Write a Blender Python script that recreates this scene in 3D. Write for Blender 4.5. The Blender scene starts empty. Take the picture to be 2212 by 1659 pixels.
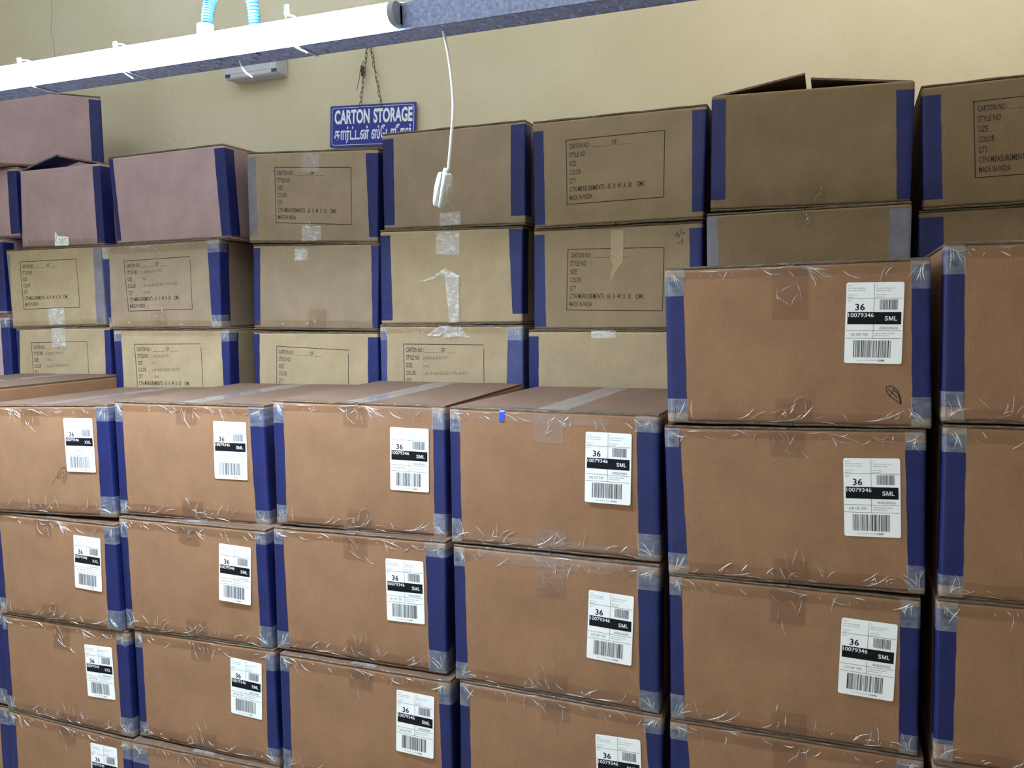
import bpy, bmesh, math, random
from mathutils import Vector, Matrix, Euler
random.seed(7)
S = bpy.context.scene
COL = S.collection
PI = math.pi

# ------------------------------------------------------------------ camera
cd = bpy.data.cameras.new('camera'); cam = bpy.data.objects.new('camera', cd); COL.objects.link(cam)
cd.sensor_fit = 'HORIZONTAL'; cd.sensor_width = 36.0; cd.lens = 36.0*1830.2139/2212.0
cd.clip_start = 0.02
RGT = Vector((0.931985005, 0.362207568, -0.014478488)); UPV = Vector((-0.017453473, 0.084732031, 0.996250902))
FWD = Vector((-0.362076408, 0.928238203, -0.08529077))
cam.matrix_world = Matrix(((RGT.x, UPV.x, -FWD.x, 0.836271067), (RGT.y, UPV.y, -FWD.y, -1.744690175),
                           (RGT.z, UPV.z, -FWD.z, 1.763346616), (0, 0, 0, 1)))
S.camera = cam
# ------------------------------------------------------------------ world, exposure
w = bpy.data.worlds.new('world'); S.world = w; w.use_nodes = True
w.node_tree.nodes['Background'].inputs[0].default_value = (0.5, 0.55, 0.6, 1)
w.node_tree.nodes['Background'].inputs[1].default_value = 0.05
S.view_settings.view_transform = 'Standard'; S.view_settings.look = 'None'
S.view_settings.gamma = 1.0; S.view_settings.use_curve_mapping = False
S.view_settings.exposure = 0.84
TUBE_STRENGTH = 225.0
def area(name, loc, target, size, energy, color):
    l = bpy.data.lights.new(name, 'AREA'); l.shape = 'RECTANGLE'; l.size, l.size_y = size
    l.energy = energy; l.color = color
    o = bpy.data.objects.new(name, l); COL.objects.link(o); o.location = loc
    o.rotation_euler = (Vector(target)-Vector(loc)).to_track_quat('-Z', 'Y').to_euler()
    return o
# the other lamps of the room: a warm tube high over the rear stacks and one behind the camera
area('ceiling_tube_light', (1.7, .50, 3.40), (1.7, .95, 2.2), (2.4, 0.12), 9.5, (1.0, 0.96, 0.84))
area('ceiling_tube_light', (.2, -2.9, 3.15), (-.2, 0.9, 1.0), (1.2, 0.12), 4, (1.0, 0.96, 0.90))
area('added_cool_fill', (-1.1, -3.7, .95), (-.5, .8, 1.0), (1.2, 1.9), 12.5, (0.82, 0.91, 1.0))  # added soft cool fill, low behind the camera

# ------------------------------------------------------------------ materials
def srgb(r, g, b):
    f = lambda c: c/12.92 if c <= .04045 else ((c+.055)/1.055)**2.4
    return (f(r/255), f(g/255), f(b/255), 1)
def nt(name):
    m = bpy.data.materials.new(name); m.use_nodes = True; t = m.node_tree
    return m, t, t.nodes['Principled BSDF'], t.nodes['Material Output']
def N(t, typ, **kw):
    n = t.nodes.new(typ)
    for k, v in kw.items(): setattr(n, k, v)
    return n
def mixc(t, a, b, fac, blend='MIX'):
    n = N(t, 'ShaderNodeMix', data_type='RGBA', blend_type=blend)
    for sock, v in ((n.inputs[6], a), (n.inputs[7], b), (n.inputs[0], fac)):
        if isinstance(v, bpy.types.NodeSocket): t.links.new(v, sock)
        else: sock.default_value = v
    return n.outputs[2]
def noise(t, scale, detail=4, rough=.5, vec=None, stretch=None):
    n = N(t, 'ShaderNodeTexNoise'); n.inputs['Scale'].default_value = scale
    n.inputs['Detail'].default_value = detail; n.inputs['Roughness'].default_value = rough
    tc = N(t, 'ShaderNodeTexCoord'); src = tc.outputs['Object']
    if stretch:
        mp = N(t, 'ShaderNodeMapping'); mp.inputs['Scale'].default_value = stretch
        t.links.new(src, mp.inputs[0]); src = mp.outputs[0]
    t.links.new(src, n.inputs['Vector'])
    return n.outputs['Fac']
def ramp(t, fac, stops):
    r = N(t, 'ShaderNodeValToRGB'); e = r.color_ramp.elements
    while len(e) < len(stops): e.new(.5)
    for i, (p, c) in enumerate(stops): e[i].position = p; e[i].color = c if len(c) == 4 else (*c, 1)
    t.links.new(fac, r.inputs[0]); return r.outputs[0]
def bump(t, bs, h, dist, strength=1.0):
    b = N(t, 'ShaderNodeBump'); b.inputs['Strength'].default_value = strength
    b.inputs['Distance'].default_value = dist
    t.links.new(h, b.inputs['Height']); t.links.new(b.outputs[0], bs.inputs['Normal']); return b

def kraft(name, c, flute=.5, stain=.25):
    m, t, bs, out = nt(name)
    c1 = srgb(*c)
    n1 = noise(t, 9, 5, .6)
    n2 = noise(t, 420, 3, .6, stretch=(1, 1, .35))
    n3 = noise(t, 3.2, 3, .5)
    w_ = N(t, 'ShaderNodeTexWave', wave_type='BANDS', bands_direction='X'); w_.inputs['Scale'].default_value = 46
    w_.inputs['Distortion'].default_value = .35; w_.inputs['Detail'].default_value = 1
    tc = N(t, 'ShaderNodeTexCoord'); t.links.new(tc.outputs['Object'], w_.inputs[0])
    dark = tuple(v*.86 for v in c1[:3])+(1,)
    lite = tuple(min(1, v*1.10) for v in c1[:3])+(1,)
    col = mixc(t, dark, lite, ramp(t, n1, [(.3, (0, 0, 0)), (.7, (1, 1, 1))]))
    col = mixc(t, col, ramp(t, n2, [(.3, (.80, .79, .78)), (.62, (1, 1, 1))]), .55, 'MULTIPLY')
    col = mixc(t, col, ramp(t, w_.outputs['Fac'], [(0, (.90, .89, .88)), (.6, (1, 1, 1))]), flute*.8, 'MULTIPLY')
    col = mixc(t, col, ramp(t, n3, [(.52, (1, 1, 1)), (.75, (.86, .84, .80))]), stain, 'MULTIPLY')
    t.links.new(col, bs.inputs['Base Color'])
    bs.inputs['Roughness'].default_value = .72; bs.inputs['Specular IOR Level'].default_value = .25
    a = N(t, 'ShaderNodeMath', operation='MULTIPLY_ADD')
    t.links.new(w_.outputs['Fac'], a.inputs[0]); a.inputs[1].default_value = flute
    t.links.new(n2, a.inputs[2])
    bump(t, bs, a.outputs[0], .00045, .5)
    return m
K_FRONT = kraft('kraft_reddish', (155, 116, 87), .22, .2)
K_BACK = kraft('kraft_yellow', (170, 149, 119), .5, .35)
K_TAN = kraft('kraft_plain_tan', (148, 127, 99), .45, .35)
K_BACK2 = kraft('kraft_tan', (152, 132, 110), .45, .3)
K_OLIVE = kraft('kraft_olive', (130, 108, 80), .4, .35)
K_PINK = kraft('kraft_pink', (172, 144, 146), .2, .15)
K_TOP = kraft('kraft_top', (112, 88, 74), .1, .25)

def edge_mat():
    m, t, bs, out = nt('corrugated_edge')
    n = noise(t, 60, 5, .7, stretch=(.6, 1, 14))
    n2 = noise(t, 260, 3, .6)
    col = mixc(t, ramp(t, n, [(.36, srgb(44, 34, 28)), (.52, srgb(120, 100, 82)), (.66, srgb(176, 156, 130))]),
               ramp(t, n2, [(.35, (.4, .38, .36)), (.6, (1, 1, 1))]), .6, 'MULTIPLY')
    t.links.new(col, bs.inputs['Base Color']); bs.inputs['Roughness'].default_value = .8
    bump(t, bs, n, .0015, 1); return m
EDGE = edge_mat()
def simple(name, c, rough=.5, spec=.5, metal=0, nscale=0, namp=.15, bdist=0):
    m, t, bs, out = nt(name)
    bs.inputs['Roughness'].default_value = rough; bs.inputs['Specular IOR Level'].default_value = spec
    bs.inputs['Metallic'].default_value = metal
    c = srgb(*c)
    if nscale:
        n = noise(t, nscale, 5, .6)
        col = mixc(t, tuple(v*(1-namp) for v in c[:3])+(1,), tuple(min(1, v*(1+namp)) for v in c[:3])+(1,), ramp(t, n, [(.3, (0, 0, 0)), (.7, (1, 1, 1))]))
        t.links.new(col, bs.inputs['Base Color'])
        if bdist: bump(t, bs, n, bdist)
    else: bs.inputs['Base Color'].default_value = c
    return m
def bluetape(name, c):
    m, t, bs, out = nt(name); c = srgb(*c)
    n = noise(t, 14, 5, .65); n2 = noise(t, 300, 3, .6, stretch=(1.5, 1, .3))
    col = mixc(t, tuple(v*.72 for v in c[:3])+(1,), tuple(min(1, v*1.25) for v in c[:3])+(1,), ramp(t, n, [(.3, (0, 0, 0)), (.7, (1, 1, 1))]))
    col = mixc(t, col, ramp(t, n2, [(.35, (.82, .82, .85)), (.65, (1, 1, 1))]), .7, 'MULTIPLY')
    t.links.new(col, bs.inputs['Base Color']); bs.inputs['Roughness'].default_value = .42
    bs.inputs['Specular IOR Level'].default_value = .35
    bump(t, bs, n2, .0004, .5); return m
BLUE = bluetape('blue_tape', (28, 36, 94))
BLUE2 = bluetape('pale_blue_tape', (66, 74, 118))
GREYT = bluetape('grey_tape', (122, 118, 128))
BRIGHT = simple('bright_blue_tape', (30, 70, 225), .4)
PAPER = simple('label_paper', (250, 251, 252), .45, .4)
INK = simple('black_ink', (14, 15, 22), .6, .2)
INKG = simple('thin_grey_ink', (92, 96, 110), .6, .2)
STENCIL = simple('stencil_ink', (38, 34, 36), .7, .2, nscale=120, namp=.4)
PENCIL = simple('faded_pen_ink', (98, 86, 74), .7, .2)
MARKER = simple('marker_ink', (34, 32, 40), .6, .2)
SIGNB = simple('sign_blue', (44, 54, 150), .35, .4, nscale=8, namp=.06)
WHITE = simple('sign_white', (235, 238, 248), .45)
PLAST = simple('ivory_plastic', (226, 230, 222), .35, .5)
PLAST2 = simple('white_plastic', (236, 240, 242), .4, .5)
RUST = simple('rusty_wire', (74, 66, 64), .6, .3, nscale=60, namp=.4)
BOXP = simple('grey_box_plastic', (196, 196, 206), .45)
DARKB = simple('dark_blue_cutout', (46, 62, 118), .6)
HOSE = simple('blue_hose', (52, 104, 160), .45, .3)
def galv():
    m, t, bs, out = nt('galvanised_steel')
    v = N(t, 'ShaderNodeTexNoise'); v.inputs['Scale'].default_value = 120; v.inputs['Detail'].default_value = 6
    v.inputs['Roughness'].default_value = .75
    tc = N(t, 'ShaderNodeTexCoord'); t.links.new(tc.outputs['Object'], v.inputs['Vector'])
    col = ramp(t, v.outputs['Fac'], [(.30, srgb(112, 120, 156)), (.5, srgb(148, 158, 198)), (.70, srgb(184, 194, 228))])  # steel brightened and tinted blue to stand in for glare under the tray
    t.links.new(col, bs.inputs['Base Color']); bs.inputs['Metallic'].default_value = .25
    bs.inputs['Roughness'].default_value = .55
    bump(t, bs, v.outputs['Fac'], .0006, .6); return m
GALV = galv()
def wallmat():
    m, t, bs, out = nt('cream_plaster')
    n = noise(t, 2.2, 5, .6); n2 = noise(t, 34, 6, .65); n3 = noise(t, 5.5, 2, .4)
    col = mixc(t, srgb(208, 194, 164), srgb(218, 206, 180), ramp(t, n, [(.3, (0, 0, 0)), (.7, (1, 1, 1))]))
    col = mixc(t, col, ramp(t, n2, [(.30, (.86, .83, .74)), (.42, (1, 1, 1))]), .35, 'MULTIPLY')
    v = N(t, 'ShaderNodeTexVoronoi', feature='F1'); v.inputs['Scale'].default_value = 7.0; v.inputs['Randomness'].default_value = 1
    tc = N(t, 'ShaderNodeTexCoord'); t.links.new(tc.outputs['Object'], v.inputs['Vector'])
    col = mixc(t, col, ramp(t, v.outputs['Distance'], [(.018, (.42, .38, .30)), (.035, (1, 1, 1))]), .55, 'MULTIPLY')
    t.links.new(col, bs.inputs['Base Color']); bs.inputs['Roughness'].default_value = .85
    bump(t, bs, n2, .0022, .5); return m
WALL = wallmat()
def clearmat(name, tint, haze, hcol, fres=1.45, rough=.12, bstr=.5):
    m = bpy.data.materials.new(name); m.use_nodes = True; t = m.node_tree; t.nodes.clear()
    out = N(t, 'ShaderNodeOutputMaterial')
    tr = N(t, 'ShaderNodeBsdfTransparent'); tr.inputs[0].default_value = tint
    gl = N(t, 'ShaderNodeBsdfGlossy'); gl.inputs['Roughness'].default_value = rough
    df = N(t, 'ShaderNodeBsdfDiffuse'); df.inputs[0].default_value = hcol
    lw = N(t, 'ShaderNodeLayerWeight'); pw = N(t, 'ShaderNodeMath', operation='POWER'); pw.inputs[1].default_value = 4.5
    t.links.new(lw.outputs['Facing'], pw.inputs[0])
    fr = N(t, 'ShaderNodeMath', operation='MULTIPLY_ADD'); t.links.new(pw.outputs[0], fr.inputs[0]); fr.inputs[1].default_value = .55; fr.inputs[2].default_value = fres
    a = N(t, 'ShaderNodeMixShader'); b = N(t, 'ShaderNodeMixShader')
    n = noise(t, 45, 4, .6, stretch=(1, 1, 2.2))
    hz = N(t, 'ShaderNodeMath', operation='MULTIPLY'); t.links.new(ramp(t, n, [(.35, (.4, .4, .4)), (.7, (1.6, 1.6, 1.6))]), hz.inputs[0]); hz.inputs[1].default_value = haze
    t.links.new(hz.outputs[0], a.inputs[0]); t.links.new(tr.outputs[0], a.inputs[1]); t.links.new(df.outputs[0], a.inputs[2])
    t.links.new(fr.outputs[0], b.inputs[0]); t.links.new(a.outputs[0], b.inputs[1]); t.links.new(gl.outputs[0], b.inputs[2])
    bp = N(t, 'ShaderNodeBump'); bp.inputs['Strength'].default_value = bstr; bp.inputs['Distance'].default_value = .002
    t.links.new(noise(t, 70, 3, .6, stretch=(.6, 1, 1.6)), bp.inputs['Height'])
    t.links.new(bp.outputs[0], gl.inputs['Normal'])
    t.links.new(b.outputs[0], out.inputs[0])
    return m
CLEAR = clearmat('clear_packing_tape', (.910, .866, .822, 1), .02, (.8, .75, .7, 1), .035, .13)
CLEARP = clearmat('clear_tape_patch', (.97, .97, .97, 1), .17, (.75, .78, .85, 1), .045, .12)
WRINK = clearmat('clear_tape_crease', (.99, .98, .97, 1), .45, (.95, .93, .90, 1), .16, .22, .2)
SHINY = clearmat('shiny_crumpled_tape', (.95, .95, .95, 1), .34, (.92, .90, .88, 1), .10, .15, 1.0)

# ------------------------------------------------------------------ helpers
def link(name, bm, mats, parent=None, smooth=False, loc=None):
    me = bpy.data.meshes.new(name); bm.to_mesh(me); bm.free()
    for m in (mats if isinstance(mats, (list, tuple)) else [mats]): me.materials.append(m)
    if smooth:
        for p in me.polygons: p.use_smooth = True
    o = bpy.data.objects.new(name, me); COL.objects.link(o)
    if parent: o.parent = parent
    if loc: o.location = loc
    return o
def thing(name, label, cat, loc=(0, 0, 0), group=None):
    o = bpy.data.objects.new(name, None); COL.objects.link(o); o.location = loc; o.empty_display_size = .05
    tag(o, label, cat, group); return o
def tag(o, label, cat, group=None):
    o['label'] = label; o['category'] = cat
    if group: o['group'] = group
def struct(name, bm, m):
    o = link(name, bm, m); o['kind'] = 'structure'; return o
def bx(bm, c, s, mi=0, R=None):
    r = bmesh.ops.create_cube(bm, size=1)['verts']
    for v in r:
        p = Vector((v.co.x*s[0], v.co.y*s[1], v.co.z*s[2]))
        if R: p = R @ p
        v.co = p+Vector(c)
    for f in {f for v in r for f in v.link_faces}: f.material_index = mi
def tube(bm, pts, r, seg=8, mi=0, cap=True, radii=None):
    pts = [Vector(p) for p in pts]; rings = []
    up = Vector((0, 0, 1))
    prev = None
    for i, p in enumerate(pts):
        d = (pts[min(i+1, len(pts)-1)]-pts[max(i-1, 0)]).normalized()
        if prev is None:
            a = d.cross(up if abs(d.z) < .9 else Vector((1, 0, 0))).normalized()
        else:
            a = (prev-d*prev.dot(d)).normalized()
        prev = a; b = d.cross(a)
        rr = radii[i] if radii else r
        rings.append([bm.verts.new(p+a*rr*math.cos(2*PI*k/seg)+b*rr*math.sin(2*PI*k/seg)) for k in range(seg)])
    for i in range(len(rings)-1):
        for k in range(seg):
            f = bm.faces.new((rings[i][k], rings[i][(k+1) % seg], rings[i+1][(k+1) % seg], rings[i+1][k])); f.material_index = mi; f.smooth = True
    if cap:
        for rg in (rings[0][::-1], rings[-1]): f = bm.faces.new(rg); f.material_index = mi
def spline(pts, n=8):
    P = [Vector(p) for p in pts]; P = [2*P[0]-P[1]]+P+[2*P[-1]-P[-2]]; out = []
    for i in range(1, len(P)-2):
        for k in range(n):
            s = k/n; a, b, c, d = P[i-1:i+3]
            out.append(.5*((2*b)+(-a+c)*s+(2*a-5*b+4*c-d)*s*s+(-a+3*b-3*c+d)*s**3))
    out.append(P[-2]); return out
_tc = {}
def text_geo(s, bold=0.0, res=3):
    k = (s, bold, res)
    if k in _tc: return _tc[k]
    c = bpy.data.curves.new('text', 'FONT'); c.body = s; c.size = 1; c.resolution_u = res; c.offset = bold; c.fill_mode = 'FRONT'
    o = bpy.data.objects.new('text', c); COL.objects.link(o)
    bpy.context.view_layer.update()
    me = bpy.data.meshes.new_from_object(o.evaluated_get(bpy.context.evaluated_depsgraph_get()))
    vs = [(v.co.x, v.co.y) for v in me.vertices]; fs = [tuple(p.vertices) for p in me.polygons]
    bpy.data.objects.remove(o); bpy.data.curves.remove(c); bpy.data.meshes.remove(me)
    _tc[k] = (vs, fs); return _tc[k]
def cap_height():
    if 'cap' not in _tc: _tc['cap'] = max(v[1] for v in text_geo('H')[0])
    return _tc['cap']
def text(bm, s, x, z, h, width=None, sx=1.0, bold=0.0, mi=0, rot=0.0, place=None, align='L', skew=0, res=3):
    """flat lettering, cap height h, in the plane y=0 facing -y; place(x,z)->Vector"""
    vs, fs = text_geo(s, bold, res)
    if not vs: return
    x0 = min(v[0] for v in vs); x1 = max(v[0] for v in vs)
    k = h/cap_height()
    kx = (width/(x1-x0)) if width else k*sx
    off = {'L': 0, 'C': -(x1-x0)*kx/2, 'R': -(x1-x0)*kx}[align]
    ca, sa = math.cos(rot), math.sin(rot); nv = []
    for a, b in vs:
        px = (a-x0)*kx+off+b*k*skew; pz = b*k
        px, pz = x+px*ca-pz*sa, z+px*sa+pz*ca
        nv.append(bm.verts.new(place(px, pz) if place else Vector((px, 0, pz))))
    for f in fs:
        try: fc = bm.faces.new([nv[i] for i in f]); fc.material_index = mi
        except ValueError: pass
def quadstrip(bm, pts, wd, place, mi=0):
    """thin pen stroke along (x,z) points"""
    P = [Vector((p[0], p[1])) for p in pts]; prev = None
    for i, p in enumerate(P):
        d = (P[min(i+1, len(P)-1)]-P[max(i-1, 0)])
        if d.length < 1e-9: continue
        d.normalize(); n = Vector((-d.y, d.x))*wd/2
        a, b = bm.verts.new(place(p.x+n.x, p.y+n.y)), bm.verts.new(place(p.x-n.x, p.y-n.y))
        if prev: f = bm.faces.new((prev[0], prev[1], b, a)); f.material_index = mi
        prev = (a, b)
def sp2(pts, n=5): return [(p.x, p.y) for p in spline([(a, b, 0) for a, b in pts], n)]
BX={
'a1':{"p":[-1.2948,0.0054,1.3574,0.0602,-0.017,0.0019,0.4898,0.307],"w":[[0.0,0.0],[-0.0008,0.0028],[0.0012,0.0014],[0.0,0.0]],"t":[None,[0.2045,0.1497,0.1963,-0.1407]],"l":[0.14,0.0451,-0.0103]},
'a2':{"p":[-1.2647,-0.0024,1.0406,-0.0114,-0.0043,0.0053,0.4843,0.3017],"w":[[0.0,0.0],[-0.0022,-0.0038],[-0.0008,0.0019],[0.0034,-0.0015]],"t":[None,[0.2032,0.1448,0.1946,-0.1495]],"l":[0.1344,0.0351,-0.03]},
'a3':{"p":[-1.2524,0.0,0.7338,0.0016,-0.0023,0.0013,0.4912,0.2972],"w":[[0.0008,-0.0048],[-0.0006,0.002],[0.0012,-0.0015],[-0.0014,0.004]],"t":[[-0.2229,0.1415,-0.2187,-0.1466],[0.2053,0.1248,0.2056,-0.1329]],"l":[0.1385,0.0248,0.0147]},
'a4':{"p":[-1.2527,-0.0035,0.4282,-0.0094,0.0103,0.0004,0.4891,0.3],"w":[[0.0013,0.0018],[-0.0012,-0.0023],[0.0,0.0],[0.0,0.0]],"t":[None,[0.2111,0.1281,0.2141,0.0653]],"l":[0.1421,0.0421,0.0231]},
'b1':{"p":[-0.795,0.0352,1.3724,0.0705,-0.0009,0.0126,0.4886,0.3072],"w":[[0.0108,0.0046],[-0.0031,-0.0005],[0.0023,-0.0035],[0.0101,0.004]],"t":[[-0.2171,0.1441,-0.2148,-0.1433],[0.1985,0.1511,0.2022,-0.1379]],"l":[0.1341,0.037,0.0042]},
'b2':{"p":[-0.7722,0.0067,1.0565,0.0015,-0.0083,0.0079,0.4914,0.307],"w":[[-0.0028,0.0018],[-0.0019,-0.0011],[0.0024,0.0006],[0.0023,-0.0009]],"t":[[-0.2158,0.1369,-0.2198,-0.1453],[0.2141,0.1466,0.2116,-0.1539]],"l":[0.144,0.0339,-0.0459]},
'b3':{"p":[-0.7529,0.0068,0.7425,-0.0138,-0.007,0.0008,0.4815,0.3033],"w":[[0.0025,-0.0025],[-0.002,0.0017],[-0.001,-0.0013],[0.0019,0.0024]],"t":[[-0.2111,0.1287,-0.2117,-0.1459],[0.2142,0.1398,0.2056,-0.1308]],"l":[0.1463,0.0421,-0.0452]},
'b4':{"p":[-0.7526,-0.0125,0.4317,0.0048,-0.007,0.002,0.49,0.3],"w":[[-0.0008,-0.0024],[0.0,0.0],[0.0,0.0],[0.0,0.0]],"t":[[-0.1851,0.1302,-0.187,0.084],None]},
'c1':{"p":[-0.2662,0.0268,1.3878,0.0542,0.0064,0.0063,0.4775,0.3077],"w":[[0.0053,0.0023],[-0.0014,0.0003],[-0.0013,-0.0015],[0.0059,0.0021]],"t":[[-0.207,0.1396,-0.2078,-0.1407],[0.2062,0.1397,0.2055,-0.1418]],"l":[0.143,0.0269,-0.0098]},
'c2':{"p":[-0.2633,0.0058,1.068,-0.0,0.0008,-0.006,0.4868,0.3104],"w":[[0.001,-0.0011],[0.0021,0.0022],[-0.0028,-0.0007],[-0.0002,-0.0001]],"t":[[-0.2139,0.1423,-0.2041,-0.1499],[0.1897,0.1404,0.1985,-0.1516]],"l":[0.1351,0.0316,-0.0005]},
'c3':{"p":[-0.2453,-0.0143,0.7506,-0.0055,0.0008,0.0023,0.4858,0.3],"w":[[0.0012,-0.0015],[-0.0013,-0.0018],[0.0,0.0],[0.0,0.0]],"t":[[-0.2133,0.1444,-0.2154,-0.1475],[0.2116,0.1343,0.2151,-0.0637]],"l":[0.1472,0.0352,-0.0309]},
'd1':{"p":[0.2426,0.0001,1.3874,0.0013,0.0005,-0.0152,0.4855,0.3052],"w":[[0.0003,0.003],[-0.0019,0.0003],[0.0012,-0.0001],[0.0004,0.0019]],"t":[[-0.2173,0.1312,-0.2167,-0.1416],[0.1944,0.1415,0.1973,-0.1417]],"l":[0.1325,0.0383,-0.0092]},
'd2':{"p":[0.2454,-0.0063,1.0653,-0.0106,0.0048,-0.0017,0.4834,0.3136],"w":[[0.0005,0.0],[-0.0011,0.0007],[-0.0003,-0.0025],[0.0012,0.0008]],"t":[[-0.2135,0.1453,-0.2093,-0.1537],[0.195,0.1405,0.2004,-0.1525]],"l":[0.1341,0.0145,-0.0321]},
'd3':{"p":[0.2526,-0.0085,0.7485,-0.0093,0.0083,0.0009,0.4822,0.3],"w":[[0.002,0.0003],[-0.0016,-0.0019],[0.0,0.0],[0.0,0.0]],"t":[[-0.2153,0.1402,-0.2118,-0.0552],[0.2028,0.1346,0.2113,0.0316]],"l":[0.1457,0.0133,0.0414]},
'e0':{"p":[0.7445,-0.0017,1.6897,-0.0004,-0.0135,0.0008,0.4914,0.3082],"w":[[-0.002,0.0022],[-0.002,-0.0002],[0.0023,-0.0004],[0.0018,0.0012]],"t":[[-0.2083,0.1396,-0.2057,-0.1379],[0.213,0.1462,0.2129,-0.1401]],"l":[0.1482,0.0399,-0.022]},
'e1':{"p":[0.7442,-0.0015,1.3692,0.0015,-0.0177,0.0023,0.4894,0.3073],"w":[[-0.0017,-0.0006],[0.0001,-0.0002],[-0.0001,0.0003],[0.0018,-0.0001]],"t":[[-0.2138,0.1498,-0.2034,-0.1355],[0.2088,0.1335,0.2158,-0.1454]],"l":[0.1513,0.0255,0.0142]},
'e2':{"p":[0.746,-0.0031,1.051,-0.0014,-0.0042,0.0,0.4798,0.3069],"w":[[-0.0002,0.0013],[-0.0008,-0.0014],[-0.0004,0.0003],[0.0019,-0.0012]],"t":[[-0.2138,0.1364,-0.2092,-0.1476],[0.2048,0.1403,0.2066,-0.1452]],"l":[0.1477,0.0272,-0.035]},
'e3':{"p":[0.7532,-0.006,0.7398,0.0009,-0.0019,0.0007,0.4893,0.3],"w":[[0.0,-0.0005],[-0.0001,-0.0002],[0.0,0.0],[0.0,0.0]],"t":[[-0.2087,0.1324,-0.2024,0.0526],[0.1974,0.1357,0.1971,0.0885]]},
'f0':{"p":[1.254,-0.0094,1.711,0.002,-0.0002,-0.0009,0.4901,0.3157],"w":[[-0.0015,0.0028],[0.0,0.0],[0.0,0.0],[0.0014,-0.0007]],"t":[[-0.2136,0.1502,-0.2081,-0.1339],None]},
'f1':{"p":[1.2586,-0.0129,1.3821,0.0029,-0.0034,-0.0015,0.4899,0.3146],"w":[[0.0003,0.0005],[0.0,0.0],[0.0,0.0],[-0.0004,-0.0015]],"t":[[-0.2075,0.1446,-0.2054,-0.1381],None]},
'f2':{"p":[1.2566,-0.0194,1.06,0.0053,-0.0087,-0.0029,0.4901,0.3086],"w":[[0.0001,0.0003],[0.0,0.0],[0.0,0.0],[-0.0003,-0.0019]],"t":[[-0.2111,0.1407,-0.2135,-0.1192],None]},
'B1_1':{"p":[-1.9528,0.6871,2.1836,-0.0838,0.0139,-0.0024,0.4775,0.2972],"w":[[0.012,0.0006],[-0.0106,-0.0025],[-0.0022,-0.0006],[0.0022,0.0024]],"t":[[-0.2299,0.1447,-0.2328,-0.1433],[0.2006,0.1416,0.2035,-0.1408]]},
'B1_2':{"p":[-1.9764,0.6654,1.8801,0.0007,-0.0059,0.0063,0.4896,0.2987],"w":[[-0.0045,0.0025],[-0.0025,-0.0027],[0.0019,0.0028],[0.0044,-0.0015]],"t":[[-0.2251,0.135,-0.2441,-0.135],[0.2065,0.1439,0.1984,-0.1404]],"s":[[-0.1739,0.1028],[0.1196,0.1041],[0.119,-0.0775],[-0.1737,-0.0794]]},
'B1_3':{"p":[-1.9562,0.6634,1.5745,-0.0024,-0.0037,-0.0002,0.4896,0.3],"w":[[0.0006,-0.0013],[-0.0001,0.0009],[0.0,0.0],[0.0,0.0]],"t":[[-0.2214,0.1449,-0.2335,-0.0208],[0.2203,0.1411,0.2159,-0.0176]],"s":[[-0.1614,0.0955],[0.1291,0.0988],None,None]},
'B2_1':{"p":[-1.3527,0.6091,2.1794,0.0224,-0.0143,0.0148,0.4944,0.3047],"w":[[-0.0097,0.0009],[-0.0033,0.0023],[0.0064,-0.004],[0.0068,0.0014]],"t":[[-0.225,0.1525,-0.2259,-0.1418],[0.2079,0.1411,0.2098,-0.146]]},
'B2_2':{"p":[-1.3986,0.6029,1.8716,0.0334,-0.0049,0.0042,0.4973,0.2988],"w":[[-0.0116,-0.0026],[0.0064,0.0015],[-0.0025,-0.0013],[0.0055,0.003]],"t":[[-0.2153,0.1048,-0.2342,-0.1287],[0.201,0.135,0.2112,-0.1271]],"s":[[-0.152,0.0924],[0.1292,0.096],[0.1318,-0.0848],[-0.1499,-0.0879]]},
'B2_3':{"p":[-1.3773,0.6087,1.5657,0.0304,0.0038,0.0004,0.4963,0.3],"w":[[-0.0048,0.0004],[0.0041,-0.0009],[0.0,0.0],[0.0,0.0]],"t":[[-0.2122,0.1366,-0.2139,-0.0294],[0.2164,0.1412,0.2206,-0.028]],"s":[[-0.1538,0.0992],[0.1325,0.1021],None,None]},
'B3_1':{"p":[-0.8012,0.6567,2.1497,0.0283,0.0313,0.0019,0.4942,0.2976],"w":[[-0.004,0.0033],[0.0022,-0.0042],[0.0001,-0.0032],[0.0015,0.0029]],"t":[[-0.211,0.1331,-0.2107,-0.1285],[0.2023,0.1342,0.2167,-0.1311]],"s":[[-0.137,0.0983],[0.1502,0.0903],[0.1511,-0.0885],[-0.1361,-0.0837]]},
'B3_2':{"p":[-0.8042,0.6609,1.8533,0.0048,0.0206,-0.0058,0.4901,0.2877],"w":[[0.0015,0.0005],[0.0046,-0.0053],[-0.0044,0.005],[-0.0015,0.0025]],"t":[[-0.2143,0.1326,-0.2172,-0.1324],[0.2148,0.137,0.2254,-0.1363]]},
'B3_3':{"p":[-0.8089,0.6541,1.5529,0.0018,0.0042,0.0001,0.4906,0.3],"w":[[-0.0004,0.0006],[0.0002,-0.0011],[0.0,0.0],[0.0,0.0]],"t":[[-0.2169,0.1476,-0.2229,-0.0154],[0.2089,0.1356,0.2048,-0.0061]],"s":[[-0.1481,0.1034],[0.1345,0.0927],None,None]},
'B4_1':{"p":[-0.2921,0.6616,2.1767,-0.0075,0.0063,-0.0005,0.4872,0.2995],"w":[[0.0002,-0.0009],[0.0006,0.0005],[-0.0016,-0.0012],[0.0013,0.0015]],"t":[[-0.2006,0.134,-0.2026,-0.1366],[0.1972,0.1406,0.1965,-0.1256]]},
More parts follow.
